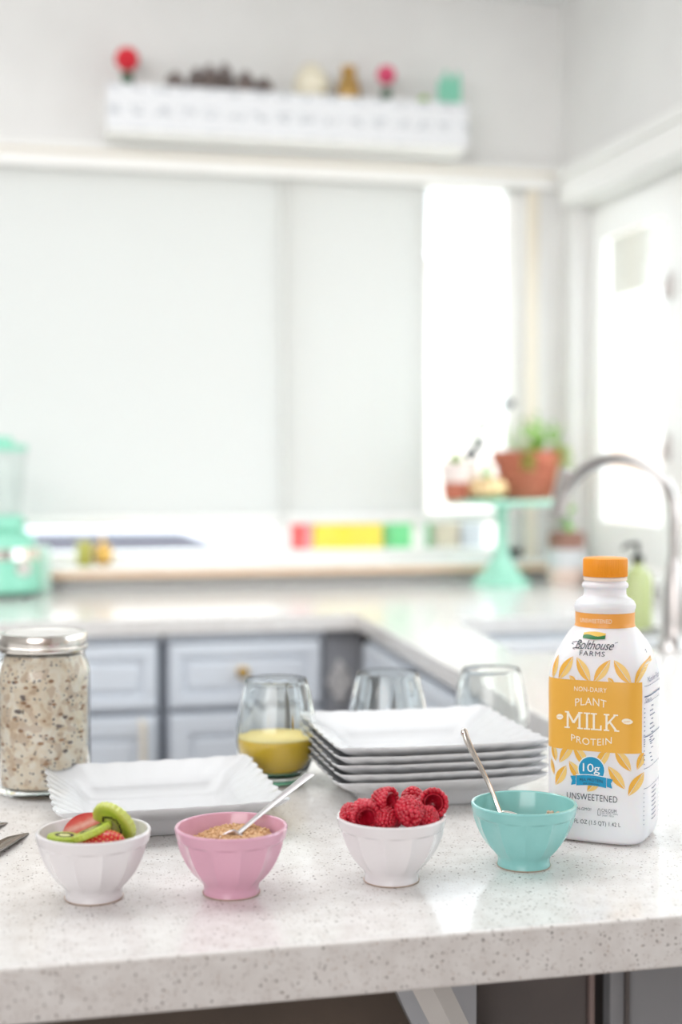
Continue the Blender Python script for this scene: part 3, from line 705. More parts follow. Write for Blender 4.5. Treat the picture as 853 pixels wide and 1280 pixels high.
for dx, hh in ((-.026, .78), (-.009, 1.0), (.009, .86), (.026, .98)):
    b = lathe([(0, .012), (.008, .012), (.0095, .03), (.009, h*hh-.02), (.006, h*hh-.006), (0, h*hh)], 16, fr=ribbed(6, .15), cx=dx); meshobj('column', b, MINT, t)

# ================================================================ foreground: things on the island
RGT = Vector((math.cos(YAW), -math.sin(YAW), 0)); TOW = -Vector((math.sin(YAW), math.cos(YAW), 0)); UPV = Vector((0, 0, 1))
def scr(px, py, D): return CAM + ray(px, py)*D
def sv(r, u, t): return (RGT*r + UPV*u + TOW*t).normalized()
def on_top(px, yb, r):          # centre of a round base of radius r whose nearest edge touches the worktop at row yb
    p = onZ(px, yb, Z0); d = Vector((p.x, p.y, 0)).normalized(); q = p + d*r; q.z = Z0 + .0002; return q
def orient(o, loc, zaxis, spin=0):
    q = Vector(zaxis).to_track_quat('Z', 'Y'); o.rotation_mode = 'XYZ'
    o.rotation_euler = (q.to_matrix() @ Matrix.Rotation(spin, 3, 'Z')).to_euler(); o.location = loc; return o

def orient2(o, loc, z, y):
    z = Vector(z).normalized(); y = Vector(y); y = (y - z*y.dot(z)).normalized(); x = y.cross(z)
    o.rotation_euler = Matrix((x, y, z)).transposed().to_euler(); o.location = loc; return o
# ---- latte bowls
def bowl(px, yb, m, label, spin):
    c = on_top(px, yb, .0225)
    t = thing('latte_bowl', label, 'bowl', c, spin, 'small fluted bowls in a row')
    nf = 12
    def fr(th, r, z):
        w = 0
        if .0085 < z < .0445: w = min(1, (z-.0085)/.007, (.0445-z)/.0012)
        a = ((th*nf/(2*PI)) % 1 - .5)*2*PI/nf
        poly = math.cos(PI/nf)/math.cos(a)
        return r*(1-w*1.75*(1-poly)) + w*.0008
    out = [(0, .0012), (.0195, .0012), (.0205, .0), (.0222, .0), (.0226, .0010), (.0220, .0045), (.0223, .0072), (.0236, .0098), (.0264, .0128), (.0303, .0175), (.0340, .0228), (.0368, .0278), (.0392, .0330), (.0412, .0385), (.0424, .0430), (.0428, .0442), (.0436, .0452), (.0443, .048), (.0449, .0515), (.0450, .0528), (.0443, .0540), (.0428, .0541), (.0421, .0532)]
    inn = [(.0415, .050), (.0400, .043), (.0370, .0345), (.0325, .0255), (.0270, .0175), (.0200, .0105), (.010, .0066), (0, .006)]
    b = lathe([p for p in out if p[1] >= .0009 or p[0] > .019]+inn, 144, fr=lambda th, r, z: fr(th, r, z) if r > .0223 and not (abs(r-.0415) < 1e-6) else r)
    # inner wall must stay round: rebuild with separate function
    b.free()
    bm = bmesh.new(); lathe(out, 144, bm, fr=fr); lathe([out[-1]]+inn, 144, bm)
    bmesh.ops.remove_doubles(bm, verts=bm.verts, dist=1e-6); bmesh.ops.recalc_face_normals(bm, faces=bm.faces)
    meshobj('body', bm, m, t, True, 24)
    b = lathe([(.0203, .0001), (.0225, .0001), (.0232, .0010), (.0205, .0003)], 48, close=True); meshobj('foot_ring', b, RAWCLAY, t)
    return t, c
b1, c1 = bowl(117.5, 1132.6, WBOWL, 'white bowl at the left with kiwi and strawberry pieces', .10)
b2, c2 = bowl(289.5, 1126.6, PINK, 'pink bowl of brown sugar', .02)
b3, c3 = bowl(489.5, 1110.3, WBOWL, 'white bowl heaped with raspberries', .13)
b4, c4 = bowl(655.0, 1091.0, TEAL, 'teal bowl with a slim silver spoon', .20)

# ---- kiwi and strawberry
KIWI = mat('kiwi_flesh', srgb(176, 198, 62), .3, **{'Subsurface Weight': .25, 'Subsurface Radius': (.004, .005, .001), 'Subsurface Scale': .5}); g = N(KIWI)
sp = g.n('ShaderNodeSeparateXYZ'); g.l(g.obj(), sp.inputs[0])
rad = g.math('SQRT', g.math('ADD', g.math('MULTIPLY', sp.outputs[0], sp.outputs[0]), g.math('MULTIPLY', sp.outputs[1], sp.outputs[1])))
nn = g.n('ShaderNodeTexNoise', Scale=160.0); g.l(g.obj(), nn.inputs['Vector'])
rn = g.math('MULTIPLY', rad, 50.0)
g.l(g.ramp(rn, [(.0, srgb(232, 232, 176)), (.22, srgb(226, 226, 150)), (.34, srgb(186, 200, 78)), (.7, srgb(164, 186, 58)), (.9, srgb(196, 208, 88)), (1, srgb(206, 214, 116))]), g.p.inputs['Base Color'])
SEED = mat('black_kiwi_seed', srgb(34, 30, 26), .3)
def kiwi(loc, n, label, frac=1.0, spin=0, R=.0185, th=.0055):
    t = thing('kiwi_slice', label, 'fruit', loc, 0, 'kiwi slices in the white bowl')
    bm = bmesh.new(); m = 100; N_ = int(m*frac)
    rings = []
    for (rr, zz) in ((0, .5), (.3, .5), (.6, .5), (.93, .5), (1.0, .38), (1.02, 0), (1.0, -.38), (.93, -.5), (.6, -.5), (0, -.5)):
        ring = []
        for i in range(N_+1 if frac < 1 else m):
            a = 2*PI*i/m; q = rr*R*(1+(.022*math.cos(a*25) if rr > .9 else 0))
            ring.append(bm.verts.new((q*math.cos(a), q*math.sin(a)*.92, zz*th)))
        rings.append(ring)
    for A, B in zip(rings, rings[1:]):
        L_ = len(A); rng = range(L_) if frac >= 1 else range(L_-1)
        for i in rng: bm.faces.new((A[i], A[(i+1)%L_], B[(i+1)%L_], B[i]))
    if frac < 1:
        bm.faces.new([r[-1] for r in rings]); bm.faces.new([r[0] for r in reversed(rings)])
    bmesh.ops.remove_doubles(bm, verts=bm.verts, dist=1e-5); bmesh.ops.recalc_face_normals(bm, faces=bm.faces)
    meshobj('flesh', bm, KIWI, t, True, 50)
    bm = bmesh.new()
    for i in range(int(46*frac)):
        a = 2*PI*(i+.5)/46; q = R*(.40+.13*random.random())
        for s in (1, -1): ball(bm, (q*math.cos(a), q*math.sin(a)*.92, s*th*.5), .0009, 1, (1.5, .75, .5), Matrix.Rotation(a, 3, 'Z'))
    o = meshobj('seeds', bm, SEED, t); o['kind'] = 'stuff'
    return orient(t, loc, n, spin)
kiwi(scr(143, 1028, 1.128), sv(-.58, -.58, .82), 'large kiwi slice with black seeds standing at the right of the white bowl', 1.0, .4, .0205, .0065)
kiwi(scr(115, 1040, 1.112), sv(-.36, .90, -.08), 'thin kiwi slice lying edge-on across the middle of the fruit', 1.0, 0, .0170, .0055)
kiwi(scr(80, 1049, 1.112), sv(.05, .97, -.04), 'pale kiwi slice lying at the left rim of the white bowl', 1.0, 3.4, .0135, .0065)
SRED = mat('strawberry_skin', srgb(206, 28, 34), .25, **{'Coat Weight': .4, 'Subsurface Weight': .15, 'Subsurface Scale': .3}); 
SCUT = mat('strawberry_cut_face', srgb(224, 84, 74), .35, **{'Subsurface Weight': .2, 'Subsurface Scale': .3}); g = N(SCUT)
sp = g.n('ShaderNodeSeparateXYZ'); g.l(g.obj(), sp.inputs[0]); ab = g.math('ABSOLUTE', sp.outputs[0])
nz = g.n('ShaderNodeTexNoise', Scale=220.0); g.l(g.obj(), nz.inputs['Vector'])
g.l(g.ramp(g.math('ADD', g.math('MULTIPLY', ab, 62.0), g.math('MULTIPLY', nz.outputs['Fac'], .25)), [(.12, srgb(246, 176, 160)), (.4, srgb(228, 96, 84)), (.8, srgb(206, 34, 38))]), g.p.inputs['Base Color'])
SPIP = mat('strawberry_pip', srgb(226, 170, 92), .4)
def strawberry(loc, n, label, yd=(1, 0, 0), L=.034, R=.0135):
    t = thing('strawberry_half', label, 'fruit', loc, 0, 'strawberry pieces in the white bowl')
    bm = bmesh.new(); rows = 16; seg = 18; G = []
    prof = lambda t_: R*(math.sin(PI*min(1, t_*.98+.02))**.62)*(1-.42*t_)
    for i in range(rows+1):
        tt = i/rows; G.append([bm.verts.new((math.cos(PI*k/seg)*prof(tt), (tt-.45)*L, -math.sin(PI*k/seg)*prof(tt)*.95)) for k in range(seg+1)])
    for A, B in zip(G, G[1:]):
        for k in range(seg): bm.faces.new((A[k], A[k+1], B[k+1], B[k]))
    bmesh.ops.recalc_face_normals(bm, faces=bm.faces); meshobj('skin', bm, SRED, t)
    bm = bmesh.new(); ol = [(prof(i/rows), (i/rows-.45)*L) for i in range(rows+1)]
    cols = []
    for i, (w, y) in enumerate(ol): cols.append([bm.verts.new((w*f, y, .0003*(1-f*f))) for f in (-1, -.5, 0, .5, 1)])
    for A, B in zip(cols, cols[1:]):
        for k in range(4): bm.faces.new((A[k], A[k+1], B[k+1], B[k]))
    bmesh.ops.recalc_face_normals(bm, faces=bm.faces); meshobj('cut_face', bm, SCUT, t)
    bm = bmesh.new()
    for i in range(1, 12):
        tt = i/12
        for k in range(7):
            a = PI*(k+.5+.5*(i % 2))/7.5; p_ = prof(tt)*1.0
            ball(bm, (math.cos(a)*p_, (tt-.45)*L, -math.sin(a)*p_*.95), .0006, 1, (1, 1.5, 1))
    o = meshobj('pips', bm, SPIP, t); o['kind'] = 'stuff'
    return orient2(t, loc, n, yd)
strawberry(scr(103, 1032, 1.136), sv(-.25, .50, .80), 'strawberry piece with pale streaked cut face at the back of the bowl', RGT*.92+UPV*.38, .037, .0125)
strawberry(scr(131, 1052, 1.104), sv(.1, -.55, -.80), 'shiny red strawberry piece at the front rim of the white bowl', RGT*-1+UPV*.05, .036, .0110)
strawberry(scr(100, 1054, 1.104), sv(.2, .5, .8), 'small pale red strawberry piece tucked under the thin kiwi slice', RGT*.9+UPV*.4, .026, .0085)
strawberry(c1 + Vector((.0, .004, .024)), (0, .2, 1), 'strawberry piece at the bottom of the white fruit bowl')
kiwi(c1 + Vector((.004, .0, .0325)), (0, .1, 1), 'kiwi slice buried in the middle of the white fruit bowl', 1, 0, .017)

# ---- raspberries
RASP = mat('raspberry_skin', srgb(196, 20, 52), .32, **{'Subsurface Weight': .3, 'Subsurface Radius': (.006, .0012, .001), 'Subsurface Scale': .6, 'Coat Weight': .25}); g = N(RASP)
nz = g.n('ShaderNodeTexNoise', Scale=140.0, Detail=3.0); g.l(g.obj(), nz.inputs['Vector'])
g.l(g.ramp(nz.outputs['Fac'], [(.35, srgb(176, 8, 36)), (.62, srgb(212, 36, 62)), (.85, srgb(232, 110, 120))]), g.p.inputs['Base Color'])
def rasp_bm(L=.0205, R=.0108, seed=0):
    rnd = random.Random(seed); bm = bmesh.new(); rows = 8
    for i in range(rows):
        t_ = i/(rows-1); r = R*(1-.05*(1-t_)-.95*t_**2.6)*.86+.0006; z = t_*L*.88
        n = max(1, round(2*PI*r/.0033)) if i < rows-1 else 1
        for k in range(n):
            a = 2*PI*(k+.5*(i % 2))/n + rnd.uniform(-.05, .05); q = .00205*rnd.uniform(.9, 1.12)
            ball(bm, (r*math.cos(a), r*math.sin(a), z), q, 2, (1.0, 1.0, 1.05))
    # hollow lining
    cup = [(.0062, -.0006), (.0072, -.0002), (.0066, .004), (.005, .010), (.003, .0145), (0, .016)]
    lathe(cup, 20, bm); return bm
rmesh = [meshobj('raspberry', rasp_bm(seed=q), RASP, None) for q in range(3)]
rb = [((454.4, 1014, 1.158), (.22, -.28, .9), 1.10, 'raspberry at the left front of the bowl with a dark hollow facing the viewer'),
      ((478.5, 1000, 1.165), (.80, .05, .62), 1.0, 'upright raspberry standing tallest at the left with its hollow to the right'),
      ((516, 996, 1.190), (.1, -.6, -.7), .92, 'raspberry at the back between the two tallest with no hollow visible'),
      ((541, 1005, 1.172), (.02, .30, .93), 1.12, 'raspberry overhanging the right rim with a wide open hollow'),
      ((513.5, 1018, 1.150), (-.15, .35, -.9), 1.10, 'large closed raspberry at the front centre of the heap'),
      ((481, 1027, 1.152), (.1, .3, -.85), .9, 'raspberry low at the front rim left of the large closed one'),
      ((437, 1021, 1.160), (.3, .2, -.8), .85, 'raspberry mostly hidden at the far left of the heap'),
      ((490, 1017, 1.170), (-.2, -.6, -.5), .95, 'shaded raspberry in the gap at the middle of the heap'),
      ((511, 1008, 1.180), (.2, -.7, -.4), .95, 'raspberry just behind the large closed one'),
      ((537, 1025, 1.156), (-.3, .3, -.8), .85, 'raspberry low at the front right rim')]
for i, ((px, py, D), o_, s_, lab) in enumerate(rb):
    src = rmesh[i % 3]; o = src if i < 3 else src.copy()
    if i >= 3: C.objects.link(o)
    ax_ = -sv(*o_); p = scr(px, py, D)
    orient(o, p - ax_*.008*s_, ax_, i*.9); o.scale = (s_,)*3
    tag(o, lab, 'raspberry', 'raspberries heaped in the white bowl')
for k, (dx, dy, dz, wh) in enumerate(((-.012, .004, .022, 'left'), (.012, .006, .022, 'right'), (0, -.010, .022, 'front'), (.0, .014, .030, 'back'))):
    o = rmesh[k % 3].copy(); C.objects.link(o); orient(o, c3 + Vector((dx, dy, dz)), (.3*math.sin(k*2), .3, .8), k); o.scale = (.85,)*3
    tag(o, f'raspberry buried at the {wh} of the bottom layer in the white bowl', 'raspberry', 'raspberries heaped in the white bowl')

# ---- brown sugar and oat crumbs
def heap(name, c, R, z, peak, m, label, cat, off=(0, 0), grains=420, gs=.0011, seed=1):
    rnd = random.Random(seed); bm = bmesh.new(); nr, na = 16, 44; rings = []
    def h(x, y):
        d = math.hypot(x-off[0], y-off[1])/R
        return z + peak*max(0, 1-d*d*.9) + .0030*noise.noise((x*95+seed, y*95, 0)) + .0016*noise.noise((x*260, y*260, seed))
    for i in range(1, nr+1):
        r = R*i/nr; rings.append([bm.verts.new((r*math.cos(2*PI*k/na), r*math.sin(2*PI*k/na), h(r*math.cos(2*PI*k/na), r*math.sin(2*PI*k/na)))) for k in range(na)])
    cv = bm.verts.new((0, 0, h(0, 0)))
    for k in range(na): bm.faces.new((cv, rings[0][k], rings[0][(k+1)%na]))
    for A, B in zip(rings, rings[1:]):
        for k in range(na): bm.faces.new((A[k], B[k], B[(k+1)%na], A[(k+1)%na]))
    low = [bm.verts.new((v.co.x*.62, v.co.y*.62, .0115)) for v in rings[-1]]
    for k in range(na): bm.faces.new((rings[-1][k], low[k], low[(k+1)%na], rings[-1][(k+1)%na]))
    bm.faces.new(low)
    bmesh.ops.recalc_face_normals(bm, faces=bm.faces)
    for i in range(grains):
        a = rnd.uniform(0, 2*PI); r = R*.97*math.sqrt(rnd.random()); x, y = r*math.cos(a), r*math.sin(a)
        q = gs*rnd.uniform(.5, 1.5); ball(bm, (x, y, h(x, y)+q*.3), q, 1, (1, rnd.uniform(.7, 1.2), rnd.uniform(.6, 1)))
    o = meshobj(name, bm, m, None); o.location = c; tag(o, label, cat, None, 'stuff'); return o
SUG = noisy('brown_sugar', srgb(230, 192, 146), srgb(200, 154, 108), 420, .55, .4)
heap('brown_sugar', c2, .0372, .0385, .0105, SUG, 'clumpy brown sugar filling the pink bowl', 'sugar', (.006, .006), 900)
OAT = noisy('pale_oats', srgb(230, 204, 180), srgb(206, 172, 146), 300, .7, .4)
heap('oat_crumbs', c4, .031, .0285, .003, OAT, 'pale crumbs in the teal bowl', 'food', (.01, .01), 420, .0016, 5)
bm = bmesh.new(); pz = scr(694, 1017, 1.235)
for k in range(26): ball(bm, pz + RGT*random.uniform(-.008, .006) + Vector((0, 0, random.uniform(-.009, .001))) - TOW*random.uniform(-.006, .004), random.uniform(.0014, .0026), 1)
o = meshobj('crumb_cluster', bm, OAT, None); tag(o, 'small cluster of pale crumbs rising at the right inside the teal bowl', 'food', None, 'stuff')

# ---- spoons
def spoon(name, ctrl, wid, thick, label, headdir, m=STEEL, flat_n=None):
    t = thing(name, label, 'spoon', (0, 0, 0), 0, 'spoons standing in the bowls')
    P = smooth_path(ctrl, 8); n_ = len(P); rr = []
    for i in range(n_):
        f = i/(n_-1)*(len(wid)-1); a = int(min(f, len(wid)-2)); w = wid[a]+(wid[a+1]-wid[a])*(f-a); rr.append((w, thick*(.8+.4*abs(f/(len(wid)-1)-.5))))
    b = bmesh.new(); tube(b, P, rr, 14, up=flat_n or UPV); meshobj('handle', b, m, t, True, 50)
    b = bmesh.new(); n1 = 18
    q = Vector(headdir).normalized(); base = P[0]; s = q.cross(Vector(TOW)).normalized(); u = s.cross(q)
    G = []
    for i in range(n1+1):
        f = i/n1; w = .0105*math.sin(PI*min(1, .08+f*.92))**.7
        G.append([b.verts.new(base+q*(.034*f-.002) + s*w*e - u*.005*(1-e*e)*math.sin(PI*f)) for e in (-1, -.66, -.33, 0, .33, .66, 1)])
    for A, B in zip(G, G[1:]):
        for k in range(6): b.faces.new((A[k], A[k+1], B[k+1], B[k]))
    o = meshobj('spoon_bowl', b, m, t); md = o.modifiers.new('thickness', 'SOLIDIFY'); md.thickness = .0009
    return t
pa = scr(296, 1043, 1.128); pb = scr(329, 1015, 1.166); pc = scr(358, 991, 1.195); pd = scr(387, 968, 1.225)
spoon('teaspoon', [pa, (pa+pb)/2, pb, pc, pd], [.0022, .0024, .0030, .0042, .0052], .0011, 'plain steel spoon resting in the brown sugar of the pink bowl', (c2+Vector((-.014, -.006, .022)))-pa, mat('plain_spoon_steel', srgb(208, 204, 206), .3, 1))
q = [scr(627, 1020, 1.222), scr(622, 1007, 1.232), scr(616, 991, 1.243), scr(607, 971, 1.256), scr(595, 948, 1.268), scr(584.5, 926, 1.276), scr(580.5, 913, 1.278)]
t = spoon('dessert_spoon', q, [.0022, .0020, .0019, .0021, .0025, .0030, .0026], .0017, 'slim silver spoon with a curved patterned handle standing in the teal bowl', (c4+Vector((.004, -.008, .020)))-q[0], SILVER, TOW)
b = bmesh.new(); P = smooth_path([p_ + Vector(TOW)*.0019 for p_ in q[1:]], 6); tube(b, P, [.0006]*len(P), 6); meshobj('handle_ridge', b, SILVER, t)
b = bmesh.new(); ball(b, q[-1]-Vector((0, 0, .002)), .0033, 2, (1, .6, 1.3)); meshobj('handle_tip', b, SILVER, t)

# ---- utensil tips entering at the left edge
t = thing('serving_tongs', 'steel tongs lying on the island, two pointed tips at the left edge', 'tongs', (0, 0, 0))
HNG = onZ(-250, 1150, Z0+.012)
for tip, tail, w in ((onZ(35, 1037, Z0+.004), onZ(-38, 1078, Z0+.006), .0085), (onZ(8.5, 1024, Z0+.004), onZ(-62, 1052, Z0+.006), .0075)):
    b = bmesh.new(); d = tail-tip; s_ = d.normalized().cross(UPV); G = []
    for i in range(17):
        f = i/16; ww = w*(math.sin(PI*min(.78, f*.8+.012))**.75)
        G.append([b.verts.new(tip + d*f + s_*ww*e + Vector((0, 0, .0035*e*e*min(1, f*4)-.0030))) for e in (-1, -.5, 0, .5, 1)])
    for A, B in zip(G, G[1:]):
        for k in range(4): b.faces.new((A[k], A[k+1], B[k+1], B[k]))
    tube(b, smooth_path([tail-d*.04+Vector((0, 0, -.0012)), tail+d*.5, tail.lerp(HNG, .6), HNG], 6), [(w*.68, .0012)]*12+[(w*.6, .0012)]*7, 8, up=UPV)
    if w > .008: ball(b, HNG, .009, 2, (1, 1, .9))
    o = meshobj('tong_arm', b, mat('dull_steel', srgb(178, 172, 168), .3, 1), t); md = o.modifiers.new('thickness', 'SOLIDIFY'); md.thickness = .001

# ---- square dishes with ruffled rims
def dish_bm(S_=.106, H=.033, nper=300):
    bm = bmesh.new()
    def sq(s, rc, n=nper):
        pts = []; L_ = 8*(s-rc)+2*PI*rc; 
        for i in range(n):
            d = L_*i/n; side = (L_/4)
            k = int(d//side) % 4; e = d-k*side; a = -(s-rc)
            ln = 2*(s-rc)
            if e < ln: x, y, nx_, ny_ = a+e, -s, 0, -1
            else:
                th = (e-ln)/rc; x, y, nx_, ny_ = (s-rc)+rc*math.sin(th), -(s-rc)-rc*math.cos(th), math.sin(th), -math.cos(th)
            c_, s2 = [(1, 0), (0, 1), (-1, 0), (0, -1)][k]
            pts.append((x*c_-y*s2, x*s2+y*c_, nx_*c_-ny_*s2, nx_*s2+ny_*c_, i/n))
        return pts
    def loop(s, rc, z, amp=0, lift=0):
        vs = []
        for (x, y, nx_, ny_, u) in sq(s, rc):
            f = (u*4) % 1
            w = amp*(math.cos(2*PI*u*72)*.12 + .88*math.cos(2*PI*u*32))
            cor = max(0, (max(abs(x), abs(y))+min(abs(x), abs(y)))/(2*s)-.72)/.28
            vs.append(bm.verts.new((x+nx_*w*1.3, y+ny_*w*1.3, z + lift*cor + w*.22)))
        return vs
    P = [ # half size, corner radius, z, ripple, corner lift     (inside from centre out, over the rim, back under)
        (.020, .006, .0042, 0, 0), (.055, .012, .0042, 0, 0), (.064, .014, .0048, 0, 0), (.0695, .015, .0080, 0, 0), (.0745, .015, .0135, 0, 0), (.079, .013, .0175, .0002, 0),
        (.085, .011, .0208, .0004, .0003), (.093, .009, .0248, .0007, .0006), (.100, .008, .0284, .0009, .001), (.1050, .008, .0312, .0011, .0016), (.1064, .008, .0322, .0011, .0018), (.1068, .008, .0314, .0011, .0018),
        (.1056, .008, .0296, .0010, .0016), (.100, .008, .0256, .0008, .001), (.093, .009, .0218, .0006, .0006), (.085, .011, .0175, .0003, .0003), (.0795, .013, .0140, 0, 0), (.0745, .015, .0060, 0, 0),
        (.0725, .014, .0008, 0, 0), (.070, .014, 0, 0, 0), (.068, .014, .0008, 0, 0), (.020, .006, .0010, 0, 0)]
    k = S_/.1068
    R = [loop(a*k, rc*k, z*H/.032, am, li) for a, rc, z, am, li in P]
    for A, B in zip(R, R[1:]):
        for i in range(nper): bm.faces.new((A[i], A[(i+1)%nper], B[(i+1)%nper], B[i]))
    bm.faces.new(list(reversed(R[0]))); bm.faces.new(R[-1])
    bmesh.ops.recalc_face_normals(bm, faces=bm.faces); return bm
d0 = meshobj('square_dish', dish_bm(), PORC, None, True, 60)
d0.location = (.142, 1.372, Z0+.0003); d0.rotation_euler = (0, 0, math.radians(1.0))
tag(d0, 'single white square dish with ruffled rim behind the fruit and sugar bowls', 'dish')
names = ['bottom', 'second from the bottom', 'middle', 'second from the top', 'top']
for i in range(5):
    o = d0.copy(); C.objects.link(o); o.location = (.416+.0006*math.sin(i*2), 1.422+.0006*math.cos(i*3), Z0+.0003+i*.0086); o.rotation_euler = (0, 0, math.radians(-1.2+.5*math.sin(i*2.3))); o.scale = (1.01, .985, 1)
    tag(o, f'white square ruffled dish, {names[i]} of the stack behind the raspberries' if i not in (0, 4) else f'white square ruffled dish at the {names[i]} of the stack', 'dish', 'stacked white square dishes')

# ---- glasses and juice
def glass(c, label, sc=(1, 1, 1)):
    t = thing('tumbler', label, 'glass', c, 0, 'pale green stemless tumblers')
    rib = lambda amp, n=14: (lambda th, r, z: r - (amp*min(1, max(0, (z-.006)/.02), 1)*(1-abs(math.cos(n*th/2))**.6) if z < .104 and r > .01 else 0))
    out = [(0, .0052), (.020, .0052), (.0275, .0053), (.0312, .0060), (.0370, .0155), (.0415, .028), (.0442, .040), (.0448, .048), (.0440, .060), (.0415, .076), (.0380, .093), (.0350, .105), (.0340, .1092), (.0333, .1102), (.0322, .1096)]
    inn = [(.0330, .104), (.0358, .093), (.0392, .076), (.0415, .060), (.0422, .048), (.0416, .040), (.0390, .029), (.0345, .018), (.028, .0105), (.015, .0080), (0, .0078)]
    bm = bmesh.new(); lathe(out, 84, bm, fr=rib(.0005)); lathe([out[-1]]+inn, 84, bm)
    bmesh.ops.remove_doubles(bm, verts=bm.verts, dist=1e-6); bmesh.ops.recalc_face_normals(bm, faces=bm.faces)
    meshobj('glass_body', bm, GREENGLASS, t, True, 40); t.scale = sc
    meshobj('glass_base', lathe([(0, .0008), (.022, .0006), (.0262, 0), (.0292, .0012), (.0306, .0036), (.0298, .0050), (0, .0050)], 60), GREENBASE, t, True, 40)['label'] = 'thick green base'
    return t
g1 = on_top(345.5, 982.6, .0265); glass(g1, 'pale green tumbler half full of orange juice')
g2 = onY(485, 900, 1.578); g2.z = Z0+.0002; glass(g2, 'empty tumbler behind the middle of the dish stack', (1.04, 1, .925))
g3 = onY(614, 900, 1.578); g3.z = Z0+.0002; glass(g3, 'empty tumbler behind the right end of the dish stack', (1, 1, .925))
b = lathe([(0, .0082), (.0148, .0084), (.0276, .0110), (.0341, .0188), (.0386, .0298), (.0411, .0402), (.0415, .0455), (.0408, .0475), (.038, .0468), (0, .0468)], 60)
JU = mat('orange_juice', (1.0, .66, .04), .4, **{'Subsurface Weight': .0, 'Subsurface Radius': (.02, .014, .003), 'Subsurface Scale': .6})
jt = thing('orange_juice', 'yellow orange juice in the left tumbler', 'juice', g1)
meshobj('liquid', b, JU, jt)
b = lathe([(0, .0470), (.0380, .0470), (.0408, .0478), (.0400, .0486), (0, .0484)], 50); meshobj('froth', b, mat('juice_froth', srgb(246, 226, 150), .6), jt, True)
# ---- oat jar
cj = on_top(55.5, 1001, .0455)
jr = thing('mason_jar', 'tall glass jar packed with speckled oats, silver screw lid', 'jar', cj)
out = [(0, .004), (.036, .003), (.042, .0), (.0455, .0015), (.0478, .007), (.0484, .014), (.0484, .120), (.0478, .128), (.0455, .136), (.0430, .1415), (.0422, .145), (.0435, .147), (.0422, .1495), (.0420, .160), (.0405, .160)]
inn = [(.0402, .146), (.0408, .141), (.0432, .135), (.0455, .127), (.0461, .120), (.0461, .015), (.0450, .0095), (.040, .0075), (0, .0085)]
bm = bmesh.new(); lathe(out, 80, bm); lathe([out[-1]]+inn, 80, bm); bmesh.ops.remove_doubles(bm, verts=bm.verts, dist=1e-6); bmesh.ops.recalc_face_normals(bm, faces=bm.faces)
meshobj('glass_body', bm, mat('jar_glass', (.99, 1, .99), .0, **{'Transmission Weight': 1.0, 'IOR': 1.3}), jr)
LIDM = mat('silver_lid', srgb(226, 222, 216), .22, 1)
lid = lathe([(.0425, .1485), (.0458, .1490), (.0464, .1505), (.0462, .1535), (.0450, .1545), (.0452, .156), (.0456, .1585), (.0455, .1655), (.0447, .1668), (.0400, .1668), (.0400, .1655), (.0437, .1645), (.0437, .1485)], 96, close=True)
meshobj('screw_band', lid, LIDM, jr)
b = lathe([(0, .1664), (.030, .1664), (.0305, .1668), (.038, .1668), (.0397, .1662), (.0397, .1605), (0, .1605)], 60); meshobj('lid', b, mat('satin_lid_disc', srgb(232, 230, 226), .4, .8), jr)
OATM = mat('overnight_oats', srgb(224, 208, 186), .6); g = N(OATM)
o_ = g.obj(); n1 = g.n('ShaderNodeTexNoise', Scale=60.0, Detail=4.0, Distortion=1.2); g.l(o_, n1.inputs['Vector'])
v1 = g.n('ShaderNodeTexVoronoi', Scale=230.0); g.l(o_, v1.inputs['Vector']); v2 = g.n('ShaderNodeTexVoronoi', Scale=120.0); g.l(o_, v2.inputs['Vector'])
col = g.ramp(n1.outputs['Fac'], [(.28, srgb(214, 188, 156)), (.44, srgb(238, 224, 202)), (.62, srgb(246, 238, 224))])
sc_ = g.n('ShaderNodeSeparateColor'); g.l(v2.outputs['Color'], sc_.inputs[0])
col = g.mix(g.math('MULTIPLY', g.math('GREATER_THAN', sc_.outputs[0], .72), .45), col, srgb(186, 152, 118))
sc2 = g.n('ShaderNodeSeparateColor'); g.l(v1.outputs['Color'], sc2.inputs[0])
seed_ = g.math('MULTIPLY', g.math('LESS_THAN', v1.outputs['Distance'], .30), g.math('GREATER_THAN', sc2.outputs[1], .66))
g.l(g.mix(g.math('MULTIPLY', seed_, .85), col, srgb(92, 80, 72)), g.p.inputs['Base Color']); g.bump(n1.outputs['Fac'], .5, .003)
b = lathe([(0, .0095), (.0385, .0088), (.0440, .0105), (.0453, .016)]+[(.0455, .016+.104*k/40) for k in range(1, 41)]+[(.0449, .1265), (.0426, .1345), (.0402, .1405), (.0396, .1455), (0, .147)], 96, fr=lambda th, r, z: r-(.0010*max(0, noise.noise((math.cos(th)*4, math.sin(th)*4, z*110))*2) if .01 < r else 0))
tag(meshobj('oats', b, OATM, None), 'beige overnight oats with seeds and chopped nuts packed in the glass jar', 'oats', None, 'stuff').location = cj
rnd = random.Random(4)
nb = bmesh.new(); nb2 = bmesh.new()
for k in range(150):
    th = rnd.uniform(PI*.95, PI*2.05); z = rnd.uniform(.02, .132); rr = .0446 if z < .124 else .0425
    c_ = (rr*math.cos(th), rr*math.sin(th), z); q = rnd.uniform(.0012, .0032)
    ball(nb if rnd.random() < .6 else nb2, c_, q, 1, (.6, 1.3, .8), Matrix.Rotation(th, 3, 'Z'))
tag(meshobj('chopped_nuts', nb, noisy('nut_brown', srgb(188, 148, 112), srgb(150, 112, 84), 200, .6), None), 'brown chopped nuts pressed against the glass of the oat jar', 'nuts', None, 'stuff').location = cj
tag(meshobj('chia_and_raisins', nb2, noisy('seed_grey', srgb(132, 120, 116), srgb(96, 84, 80), 200, .6), None), 'dark seeds and raisins pressed against the glass of the oat jar', 'seeds', None, 'stuff').location = cj

